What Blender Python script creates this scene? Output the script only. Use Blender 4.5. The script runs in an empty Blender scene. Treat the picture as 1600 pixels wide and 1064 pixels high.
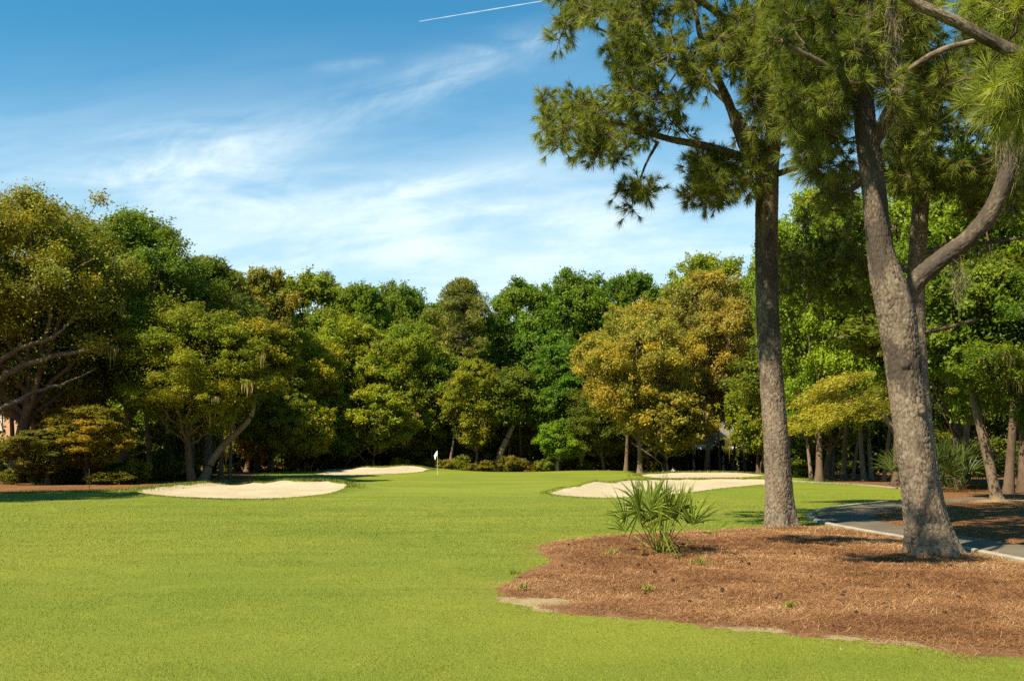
import bpy, math, random
import numpy as np
from mathutils import Vector

# ------------------------------------------------------------------ basics
F, YH, H = 1556.0, 700.0, 1.65          # focal length in photo pixels, horizon row, eye height (m)
scene = bpy.context.scene
col = scene.collection
RS = np.random.RandomState
SUN_FROM = np.array([-0.74, -0.67])     # ground direction the sun stands in
SUN_EL = math.radians(51)

def sstep(a, b, x):
    t = np.clip((x - a) / (b - a), 0, 1)
    return t * t * (3 - 2 * t)

def unit(v):
    return v / np.maximum(np.linalg.norm(v, axis=-1, keepdims=True), 1e-9)

def hash3(i, j, k):
    n = (i * 374761393 + j * 668265263 + k * 1274126177) & 0x7fffffff
    n = ((n ^ (n >> 13)) * 1274126177) & 0x7fffffff
    return ((n ^ (n >> 16)) & 0xffff) / 65535.0

def vnoise(x, y, z=None):
    x = np.asarray(x, float); y = np.asarray(y, float)
    z = np.zeros_like(x) if z is None else np.asarray(z, float)
    xi, yi, zi = (np.floor(a).astype(np.int64) for a in (x, y, z))
    fx, fy, fz = x - xi, y - yi, z - zi
    fx, fy, fz = (a * a * (3 - 2 * a) for a in (fx, fy, fz))
    r = 0
    for dx in (0, 1):
        for dy in (0, 1):
            for dz in (0, 1):
                w = (fx if dx else 1 - fx) * (fy if dy else 1 - fy) * (fz if dz else 1 - fz)
                r = r + w * hash3(xi + dx, yi + dy, zi + dz)
    return r

def cells(u, v, wrap=None, seed=0):
    """F2-F1 and id of a jittered cell pattern (bark plates)."""
    ui, vi = np.floor(u).astype(np.int64), np.floor(v).astype(np.int64)
    d1 = np.full(u.shape, 9.0); d2 = d1.copy(); cid = np.zeros(u.shape)
    for a in (-1, 0, 1):
        for b in (-1, 0, 1):
            ci, cj = ui + a, vi + b
            cw = ci % wrap if wrap else ci
            px = ci + hash3(cw, cj, np.int64(1 + seed)); py = cj + hash3(cw, cj, np.int64(7 + seed))
            d = np.hypot(u - px, v - py)
            n = d < d1
            d2 = np.where(n, d1, np.minimum(d2, d)); cid = np.where(n, hash3(cw, cj, np.int64(3 + seed)), cid)
            d1 = np.where(n, d, d1)
    return d2 - d1, cid

def mesh_np(name, V, faces, mat=None, smooth=False, attrs=None):
    """faces: (n,k) int array or list of such arrays; attrs: {name: per-vertex float array}"""
    if not isinstance(faces, list): faces = [faces]
    faces = [f for f in faces if len(f)]
    me = bpy.data.meshes.new(name)
    V = np.asarray(V, np.float32)
    me.vertices.add(len(V)); me.vertices.foreach_set('co', V.ravel())
    nl = sum(f.size for f in faces); nf = sum(len(f) for f in faces)
    me.loops.add(nl); me.polygons.add(nf)
    me.loops.foreach_set('vertex_index', np.concatenate([f.ravel() for f in faces]).astype(np.int32))
    tot = np.concatenate([np.full(len(f), f.shape[1]) for f in faces])
    st = np.concatenate([[0], np.cumsum(tot)[:-1]])
    me.polygons.foreach_set('loop_start', st.astype(np.int32))
    me.polygons.foreach_set('use_smooth', np.full(nf, smooth))
    for k, a in (attrs or {}).items():
        at = me.attributes.new(k, 'FLOAT', 'POINT'); at.data.foreach_set('value', np.asarray(a, np.float32))
    me.update(calc_edges=True); me.validate()
    if mat: me.materials.append(mat)
    return me

def link(name, me, parent=None, loc=None):
    o = bpy.data.objects.new(name, me); col.objects.link(o)
    if parent: o.parent = parent
    if loc is not None: o.location = loc
    return o

def tag(o, label=None, cat=None, group=None, kind=None):
    for k, v in (('label', label), ('category', cat), ('group', group), ('kind', kind)):
        if v: o[k] = v
    return o

def empty(name, loc, label, cat, group=None):
    o = bpy.data.objects.new(name, None); col.objects.link(o)
    o.location = loc; o.empty_display_size = 0.2
    return tag(o, label, cat, group)

def copy_tree(o, parent=None):
    c = o.copy(); col.objects.link(c)
    if parent: c.parent = parent
    for ch in list(o.children): copy_tree(ch, c)
    return c

# ------------------------------------------------------------------ terrain
PROF_Y = [-4000, 0, 15, 20.5, 34, 50, 72, 90, 115, 150, 400, 4000]
PROF_Z = [0, 0, 0, 0, -.14, -.28, -.43, -.49, -1.35, -1.6, -1.6, -1.6]
_yy = np.arange(-40, 420, 0.5); _zz = np.interp(_yy, PROF_Y, PROF_Z)
_k = np.hanning(31); _k /= _k.sum(); _zs = np.convolve(np.pad(_zz, 15, mode='edge'), _k, 'valid')
MOUNDS = [(-9.8, 47, .36, 4.6, 4.5), (6.6, 47.5, .34, 5.2, 4.5), (-10.8, 92, .60, 5.5, 5.5),
          (13.8, 72, .38, 5.5, 5), (7.5, 89, .16, 5, 6), (-1.5, 78, .1, 6, 6), (3.8, 17.5, .02, 4, 3)]
def tb(x, y):
    x = np.asarray(x, float); y = np.asarray(y, float)
    z = np.interp(y, _yy, _zs)
    for mx, my, a, sx, sy in MOUNDS:
        z = z + a * np.exp(-((x - mx) / sx) ** 2 - ((y - my) / sy) ** 2)
    z = z + .05 * (vnoise(x * .12 + 9, y * .12) - .5) * sstep(20, 40, y)
    return z

def GR(px, row):
    """ground point that the photo shows at pixel (px,row)"""
    d = np.geomspace(4, 105, 6000)
    gap = (H - (row - YH) / F * d) - tb((px - 800) / F * d, d)
    hit = np.where(gap <= 0)[0]
    dd = d[hit[0]] if len(hit) else d[np.argmin(gap / d)]
    return np.array([(px - 800) / F * dd, dd])

def smooth_closed(P, n=6):
    P = np.asarray(P, float); N = len(P); out = []
    for i in range(N):
        a, b, c, d = P[i - 1], P[i], P[(i + 1) % N], P[(i + 2) % N]
        for t in np.arange(n) / n:
            out.append(.5 * (2 * b + (c - a) * t + (2 * a - 5 * b + 4 * c - d) * t * t + (3 * b - a - 3 * c + d) * t ** 3))
    return np.array(out)

def smooth_open(P, step=.2):
    P = np.asarray(P, float)
    Q = np.vstack([2 * P[0] - P[1], P, 2 * P[-1] - P[-2]]); out = []
    for i in range(1, len(Q) - 2):
        a, b, c, d = Q[i - 1:i + 3]
        n = max(2, int(np.linalg.norm((c - b)[:3]) / step))
        for t in np.arange(n) / n:
            out.append(.5 * (2 * b + (c - a) * t + (2 * a - 5 * b + 4 * c - d) * t * t + (3 * b - a - 3 * c + d) * t ** 3))
    out.append(P[-1])
    return np.array(out)

def seg_dist(x, y, P, closed=True):
    x = np.ravel(x); y = np.ravel(y)
    best = np.full(x.shape, 1e9)
    n = len(P)
    for i in range(n if closed else n - 1):
        a, b = P[i], P[(i + 1) % n]
        ab = b - a; L = max(ab @ ab, 1e-12)
        t = np.clip(((x - a[0]) * ab[0] + (y - a[1]) * ab[1]) / L, 0, 1)
        best = np.minimum(best, (x - a[0] - t * ab[0]) ** 2 + (y - a[1] - t * ab[1]) ** 2)
    return np.sqrt(best)

def inside(x, y, P):
    x = np.ravel(x); y = np.ravel(y); r = np.zeros(x.shape, bool); n = len(P)
    for i in range(n):
        (x1, y1), (x2, y2) = P[i], P[(i + 1) % n]
        if y1 == y2: continue
        c = ((y1 > y) != (y2 > y)) & (x < (x2 - x1) * (y - y1) / (y2 - y1) + x1)
        r ^= c
    return r

def sdist(x, y, P):
    """positive inside"""
    sh = np.shape(x)
    x = np.ravel(x); y = np.ravel(y)
    out = np.full(x.shape, -50.0)
    lo, hi = P.min(0) - 3, P.max(0) + 3
    m = (x > lo[0]) & (x < hi[0]) & (y > lo[1]) & (y < hi[1])
    if m.any():
        d = seg_dist(x[m], y[m], P)
        out[m] = np.where(inside(x[m], y[m], P), d, -d)
    return out.reshape(sh)

def pxpoly(L): return np.array([GR(*p) for p in L])
BUNKERS = {
 'left': smooth_closed(pxpoly([(215, 769), (255, 761), (310, 756), (380, 753), (450, 751.5), (505, 752), (541, 758), (533, 766), (500, 774.5), (440, 780), (370, 781), (300, 779), (245, 775)])),
 'back': smooth_closed(pxpoly([(493, 741), (520, 734.5), (560, 730.5), (600, 730.5), (640, 727.5), (662, 731), (671, 734), (650, 738), (600, 741), (540, 742.5)])),
 'right': smooth_closed(pxpoly([(856, 771), (880, 763), (920, 756), (980, 751.5), (1060, 749.5), (1140, 749), (1200, 750), (1228, 753), (1215, 757), (1170, 760), (1120, 765), (1070, 772), (1020, 777), (950, 779.5), (890, 777)])),
 'strip': smooth_closed(pxpoly([(1000, 742), (1040, 739), (1100, 738), (1160, 739), (1202, 742), (1160, 746), (1090, 748), (1030, 747)])),
}
STRAW = smooth_closed(np.vstack([pxpoly([(1246, 824), (1190, 826), (1100, 830), (1010, 834), (930, 839), (855, 847), (830, 860), (850, 875), (825, 888), (785, 902), (760, 920), (778, 944), (900, 963), (1000, 971), (1100, 983), (1250, 997), (1400, 1011), (1600, 1032)]),
      np.array([[6.2, 7.6], [8.2, 9], [8.0, 11.5], [7.35, 14.2], [7.2, 16.5], [7.0, 18.5], [6.75, 20.5]])]))
PATH_C = smooth_open([(9.0, -6), (8.9, 2), (8.75, 8), (8.35, 13), (8.1, 16.3), (7.85, 19), (7.7, 21.8), (8.35, 25), (10.2, 28.6), (12.7, 31.8), (15.6, 34.6), (19, 37), (26, 40), (40, 44)], .3)
PATH_W = 0.76
FOREST = np.vstack([pxpoly([(-420, 790), (-250, 782), (-80, 774), (60, 769), (150, 768), (205, 766), (262, 759), (330, 753.5)]),
      np.array([[-12.5, 55], [-16, 62], [-19, 75], [-20, 90], [-17, 100], [-6, 103], [6, 101], [13, 93], [19, 83], [21, 74], [20, 66], [17.6, 58], [18.3, 52], [17.9, 46], [15.7, 39.5], [14.0, 34.4], [11.5, 31.2], [9.2, 28.2], [8.0, 25],
                [7.6, 21.8], [7.8, 19], [8.0, 16.3], [8.3, 13], [8.8, 8], [9, -8], [60, -8], [140, 60], [150, 220], [-150, 220], [-140, 40], [-40, 26]])])

def dips(x, y):
    z = 0
    for k, P in BUNKERS.items():
        s = sdist(x, y, P)
        far = .5 if k in ('back', 'strip') else 1
        z = z - .11 * far * sstep(0, 1.0, s) + .05 * far * np.exp(-(s / .5) ** 2) * (s < 0)
    return z
def tz(x, y): return tb(x, y) + dips(x, y)
def G(px, d):
    x = (px - 800) / F * d
    return np.array([x, d, float(tz(np.array([x]), np.array([d]))[0])])
def P3(px, py, d): return np.array([(px - 800) / F * d, d, H - (py - YH) / F * d])
def path_d(x, y):
    sh = np.shape(x); return seg_dist(x, y, PATH_C, False).reshape(sh)

# ------------------------------------------------------------------ materials
class NT:
    def __init__(s, tree): s.t = tree
    def n(s, typ, props=None, ins=None):
        nd = s.t.nodes.new('ShaderNode' + typ)
        for k, v in (props or {}).items(): setattr(nd, k, v)
        for k, v in (ins or {}).items(): s.put(nd.inputs[k], v)
        return nd
    def put(s, sock, v):
        if hasattr(v, 'is_output'): s.t.links.new(v, sock)
        else: sock.default_value = v
    def m(s, op, a, b=None, c=None, clamp=False):
        nd = s.n('Math', {'operation': op, 'use_clamp': clamp})
        for i, v in enumerate((a, b, c)):
            if v is not None: s.put(nd.inputs[i], v)
        return nd.outputs[0]
    def mix(s, fac, a, b, mode='MIX'):
        nd = s.n('Mix', {'data_type': 'RGBA', 'blend_type': mode})
        s.put(nd.inputs[0], fac)
        for i, v in ((6, a), (7, b)):
            s.put(nd.inputs[i], v if hasattr(v, 'is_output') else (*v, 1))
        return nd.outputs[2]
    def noise(s, vec, scale, detail=4, rough=.55, dist=0):
        nd = s.n('TexNoise', None, {'Vector': vec, 'Scale': scale, 'Detail': detail, 'Roughness': rough, 'Distortion': dist})
        return nd.outputs['Fac']
    def rng(s, v, a, b, c=0., d=1., kind='SMOOTHSTEP'):
        nd = s.n('MapRange', {'interpolation_type': kind}, {'Value': v, 'From Min': a, 'From Max': b, 'To Min': c, 'To Max': d})
        return nd.outputs[0]
    def scaled(s, vec, sc):
        nd = s.n('Mapping', None, {'Vector': vec, 'Scale': sc}); return nd.outputs[0]
    def attr(s, name, typ='GEOMETRY'):
        return s.n('Attribute', {'attribute_name': name, 'attribute_type': typ}).outputs['Fac']

def material(name):
    m = bpy.data.materials.new(name); m.use_nodes = True
    m.node_tree.nodes.clear(); T = NT(m.node_tree)
    out = T.n('OutputMaterial')
    T.out = out.inputs['Surface']
    T.pos = T.n('NewGeometry').outputs['Position']
    T.obj = T.n('TexCoord').outputs['Object']
    return m, T

def bsdf(T, colr, rough=.8, normal=None, spec=.2):
    b = T.n('BsdfPrincipled', None, {'Roughness': rough, 'Specular IOR Level': spec})
    T.put(b.inputs['Base Color'], colr if hasattr(colr, 'is_output') else (*colr, 1))
    if normal is not None: T.put(b.inputs['Normal'], normal)
    T.put(T.out, b.outputs[0]); return b

def bump(T, h, strength=.5, dist=.02):
    return T.n('Bump', None, {'Strength': strength, 'Distance': dist, 'Height': h}).outputs[0]

GRASS_A, GRASS_B, GRASS_C = (.150, .182, .014), (.200, .215, .020), (.100, .140, .010)
def lawn_colour(T):
    big = T.noise(T.pos, .16, 3)
    mid = T.noise(T.pos, 1.3, 4)
    streak = T.noise(T.scaled(T.pos, (.07, .62, .5)), 1, 4, .6, .9)
    c = T.mix(T.rng(big, .35, .65), GRASS_A, GRASS_B)
    c = T.mix(T.m('MULTIPLY', T.rng(streak, .45, .68), .5), c, GRASS_C)
    c = T.mix(T.m('MULTIPLY', T.rng(mid, .5, .75), .35), c, (.25, .25, .027))
    return c

def make_lawn():
    m, T = material('mown_grass')
    c = lawn_colour(T)
    fine = T.noise(T.pos, 38, 5, .75)
    fine2 = T.noise(T.scaled(T.pos, (1, .45, 1)), 9, 5, .7)
    c = T.mix(T.rng(fine, .3, .7, .55, 0), c, (.045, .07, .005))
    c = T.mix(T.rng(fine2, .55, .75, 0, .5), c, (.23, .25, .03))
    h = T.m('ADD', fine, T.m('MULTIPLY', fine2, .8))
    bsdf(T, c, .75, bump(T, h, .7, .03), .15)
    return m

def make_blade():
    m, T = material('grass_blade')
    c = lawn_colour(T)
    t = T.attr('tint')
    c = T.mix(T.rng(t, .42, 0, 0, .8, 'LINEAR'), c, (.045, .07, .006)); c = T.mix(T.rng(t, .3, 1, 0, .85, 'LINEAR'), c, (.36, .37, .06))
    b = T.n('BsdfPrincipled', None, {'Base Color': c, 'Roughness': .55, 'Specular IOR Level': .25})
    tr = T.n('BsdfTranslucent', None, {'Color': c})
    mx = T.n('MixShader', None, {0: .3, 1: b.outputs[0], 2: tr.outputs[0]})
    T.put(T.out, mx.outputs[0]); return m

def make_sand():
    m, T = material('bunker_sand')
    n1 = T.noise(T.pos, .5, 4); n2 = T.noise(T.pos, 60, 4, .7)
    rake = T.n('TexWave', {'wave_type': 'BANDS', 'bands_direction': 'Y'}, {'Vector': T.pos, 'Scale': 2.2, 'Distortion': 5., 'Detail': 3., 'Detail Scale': .7}).outputs['Fac']
    c = T.mix(T.rng(n1, .35, .7), (.32, .265, .17), (.37, .31, .21))
    c = T.mix(T.rng(n2, .55, .8, 0, .4), c, (.27, .21, .12))
    h = T.m('ADD', T.m('MULTIPLY', rake, .6), n2)
    bsdf(T, c, .95, bump(T, h, .6, .03), .05); return m

def make_straw_ground():
    m, T = material('pine_straw_bed')
    n1 = T.noise(T.pos, 1.1, 5, .6); n2 = T.noise(T.pos, 26, 6, .75); n3 = T.noise(T.pos, 110, 3, .7)
    c = T.mix(T.rng(n1, .35, .65), (.20, .098, .042), (.26, .135, .060))
    c = T.mix(T.rng(n2, .5, .75), c, (.085, .038, .016))
    c = T.mix(T.rng(n3, .56, .75), c, (.38, .24, .13))
    e = T.attr('edge')                                     # sandy soil where the straw thins out
    e2 = T.m('ADD', e, T.m('MULTIPLY', T.m('SUBTRACT', T.noise(T.pos, 2.6, 5, .65), .5), 1.1))
    c = T.mix(T.rng(e2, .45, .8), c, (.36, .27, .14))
    h = T.m('ADD', n2, T.m('MULTIPLY', n3, .6))
    bsdf(T, c, .9, bump(T, h, .9, .04), .1); return m

def make_forest_floor():
    m, T = material('leaf_litter')
    n1 = T.noise(T.pos, .45, 5, .6); n2 = T.noise(T.pos, 9, 6, .75); n3 = T.noise(T.pos, 60, 3, .7)
    c = T.mix(T.rng(n1, .35, .65), (.16, .072, .026), (.22, .11, .042))
    c = T.mix(T.rng(n2, .48, .72), c, (.045, .02, .009))
    c = T.mix(T.rng(n3, .58, .75), c, (.25, .14, .06))
    e2 = T.m('ADD', T.attr('sandy'), T.m('MULTIPLY', T.m('SUBTRACT', T.noise(T.pos, 1.2, 5, .65), .5), .9))
    c = T.mix(T.rng(e2, .5, .85), c, (.34, .22, .10))
    bsdf(T, c, .95, bump(T, T.m('ADD', n2, n3), .8, .06), .05); return m

def make_asphalt():
    m, T = material('cart_path_asphalt')
    n1 = T.noise(T.pos, .8, 5); n2 = T.noise(T.pos, 90, 3, .8)
    v = T.n('TexVoronoi', {'feature': 'DISTANCE_TO_EDGE'}, {'Vector': T.pos, 'Scale': .55}).outputs['Distance']
    c = T.mix(T.rng(n1, .3, .7), (.085, .068, .046), (.125, .103, .07))
    c = T.mix(T.rng(n2, .5, .8), c, (.17, .155, .125))
    c = T.mix(T.rng(v, 0, .012, 1, 0), c, (.05, .045, .04))
    c = T.mix(T.rng(T.noise(T.pos, 3.5, 5, .7), .62, .75, 0, .7), c, (.17, .09, .04))
    bsdf(T, c, .9, bump(T, n2, .4, .01), .15); return m

def make_concrete():
    m, T = material('kerb_concrete')
    n1 = T.noise(T.pos, 2.5, 5); n2 = T.noise(T.pos, 70, 3, .8)
    c = T.mix(T.rng(n1, .3, .7), (.22, .198, .15), (.30, .272, .21))
    c = T.mix(T.rng(n2, .55, .8, 0, .6), c, (.20, .18, .14))
    bsdf(T, c, .9, bump(T, n2, .4, .01), .1); return m

def make_leaf(name, rough=.5, trans=.42, spread=.5):
    m, T = material(name)
    base = T.n('ObjectInfo').outputs['Color']
    t = T.attr('tint')
    if name == 'broad_leaf':
        hu = T.attr('hue')
        base = T.mix(1, base, (1.06, 1.24, 1.0), 'MULTIPLY')
        base = T.mix(T.rng(hu, .5, 1, 0, .8, 'LINEAR'), base, T.mix(1, base, (1.3, 1.1, .85), 'MULTIPLY'))
        base = T.mix(T.rng(hu, .5, 0, 0, .8, 'LINEAR'), base, T.mix(1, base, (.70, .92, 1.0), 'MULTIPLY'))
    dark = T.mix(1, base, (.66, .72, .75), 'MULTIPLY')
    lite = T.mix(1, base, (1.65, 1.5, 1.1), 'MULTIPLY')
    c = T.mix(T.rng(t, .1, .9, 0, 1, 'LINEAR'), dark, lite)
    b = T.n('BsdfPrincipled', None, {'Base Color': c, 'Roughness': rough, 'Specular IOR Level': .18})
    tr = T.n('BsdfTranslucent', None, {'Color': T.mix(1, c, (1.25, 1.1, .55), 'MULTIPLY')})
    mx = T.n('MixShader', None, {0: trans, 1: b.outputs[0], 2: tr.outputs[0]})
    T.put(T.out, mx.outputs[0]); return m

def make_bark(name, c1, c2, c3, scale=1.0, near=False):
    m, T = material(name)
    v = T.scaled(T.obj, (1, 1, .38))
    n1 = T.noise(T.obj, .9 * scale, 4, .6); n2 = T.noise(v, 16 * scale, 6, .7); n3 = T.noise(T.obj, 85 * scale, 4, .75)
    c = T.mix(T.rng(n1, .35, .65), c1, c2)
    if near:
        crack, plate = T.attr('crack'), T.attr('plate')
        c = T.mix(T.rng(plate, .25, 1, 0, .55, 'LINEAR'), c, c3)
        c = T.mix(T.rng(n2, .52, .72, 0, .55), c, (c1[0] * .55, c1[1] * .5, c1[2] * .45))
        c = T.mix(T.rng(n3, .55, .75, 0, .6), c, c3)
        c = T.mix(T.m('MULTIPLY', crack, .8), c, (.026, .018, .012))
        c = T.mix(T.rng(T.m('ADD', T.m('MULTIPLY', T.attr('darken'), .36), T.noise(T.scaled(T.obj, (1, 1, .5)), 2.2, 5, .65)), .56, .72, 0, .8), c, (.048, .038, .030))
    else:
        c = T.mix(T.rng(n2, .5, .7), c, c3)
    h = T.m('ADD', n2, T.m('MULTIPLY', n3, .5))
    bsdf(T, c, .9, bump(T, h, .8, .03), .1); return m

def make_plain(name, c, rough=.6, spec=.3, vary=.25, scale=8):
    m, T = material(name)
    n = T.noise(T.obj, scale, 4)
    cc = T.mix(T.rng(n, .3, .7, 0, 1), c, tuple(k * (1 - vary) for k in c))
    bsdf(T, cc, rough, None, spec); return m

M_LAWN, M_BLADE, M_SAND, M_STRAW, M_FLOOR = make_lawn(), make_blade(), make_sand(), make_straw_ground(), make_forest_floor()
M_ASPH, M_CONC = make_asphalt(), make_concrete()
M_LEAF = make_leaf('broad_leaf'); M_NEEDLE = make_leaf('pine_needle', .45, .32); M_MOSS = make_leaf('spanish_moss', .9, .35)
M_FROND = make_leaf('palm_frond', .4, .25)
M_PINE = make_bark('pine_bark', (.165, .122, .082), (.205, .158, .108), (.36, .295, .21), 1, True)
M_LIMB = make_bark('limb_bark', (.10, .068, .048), (.14, .10, .075), (.22, .17, .13), 1.5)
M_OAK = make_bark('oak_bark', (.10, .066, .040), (.16, .11, .070), (.05, .033, .022), .8)
M_PALE = make_bark('pale_bark', (.16, .115, .072), (.21, .155, .10), (.075, .052, .034), .8)
M_DRY = make_plain('dry_straw', (.24, .115, .045), .7, .2, .6, 3)

# ------------------------------------------------------------------ tubes, leaves
def tube(path, rad, n=8, cap=True):
    P = np.asarray(path, float); R = np.asarray(rad, float)
    t = unit(np.gradient(P, axis=0))
    up = np.where(np.abs(t[:, 2:3]) > .9, [[1., 0, 0]], [[0, 0, 1.]])
    a = unit(np.cross(up, t)); b = np.cross(t, a)
    th = np.arange(n) / n * 2 * np.pi
    V = P[:, None] + R[:, None, None] * (np.cos(th)[None, :, None] * a[:, None] + np.sin(th)[None, :, None] * b[:, None])
    m = len(P); i = np.arange(m - 1)[:, None] * n; j = np.arange(n)[None]; k = (j + 1) % n
    Fq = np.stack([i + j, i + k, i + n + k, i + n + j], -1).reshape(-1, 4)
    return V.reshape(-1, 3), Fq

class Acc:
    def __init__(s): s.V, s.Fq, s.n, s.A = [], [], 0, []
    def add(s, V, Fq, a=None):
        s.V.append(V); s.Fq.append(np.asarray(Fq) + s.n); s.n += len(V); s.A.append(np.zeros(len(V)) if a is None else a)
    def mesh(s, name, mat, smooth=False, attr=None):
        k = {}
        for f in s.Fq: k.setdefault(f.shape[1], []).append(f)
        return mesh_np(name, np.vstack(s.V), [np.vstack(f) for f in k.values()], mat, smooth, {attr: np.concatenate(s.A)} if attr else None)

def leaf_quads(C, Nn, size, aspect, rng):
    n = len(C)
    u = unit(np.cross(Nn, rng.normal(size=(n, 3)))); v = np.cross(Nn, u)
    s = size[:, None]
    V = np.stack([C - u * s, C + v * s * aspect, C + u * s, C - v * s * aspect], 1).reshape(-1, 3)
    return V, np.arange(4 * n).reshape(n, 4)

def sph(rng, n): return unit(rng.normal(size=(n, 3)))

def bez(a, b, c, n=7):
    t = np.linspace(0, 1, n)[:, None]
    return (1 - t) ** 2 * a + 2 * t * (1 - t) * b + t * t * c

def moss_mesh(name, pts, rng, strands=26, length=(.4, 1.3), width=.03, spread=.25):
    """hanging beards of Spanish moss below the given points"""
    V, T_ = [], []
    for p in pts:
        L = rng.uniform(*length)
        k = strands
        o = rng.normal(size=(k, 3)) * [spread, spread, .1]
        ln = L * rng.uniform(.3, 1, k) * np.exp(-(o[:, 0] ** 2 + o[:, 1] ** 2) / (2 * spread ** 2) * .5)
        top = p + o; th = rng.uniform(0, np.pi, k)
        w = np.stack([np.cos(th), np.sin(th), 0 * th], 1) * width
        sw = rng.normal(size=(k, 3)) * [.06, .06, 0]
        mid = top + sw - np.stack([0 * ln, 0 * ln, ln * .5], 1); bot = top + sw * .3 - np.stack([0 * ln, 0 * ln, ln], 1)
        V.append(np.stack([top - w * .5, top + w * .5, mid + w, mid - w, bot], 1).reshape(-1, 3))
    V = np.vstack(V); n = len(V) // 5; b = np.arange(n)[:, None] * 5
    tint = np.repeat(rng.uniform(0, 1, n), 5)
    return mesh_np(name, V, [b + [0, 1, 2, 3], b + [3, 2, 4]], M_MOSS, False, {'tint': tint})

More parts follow.
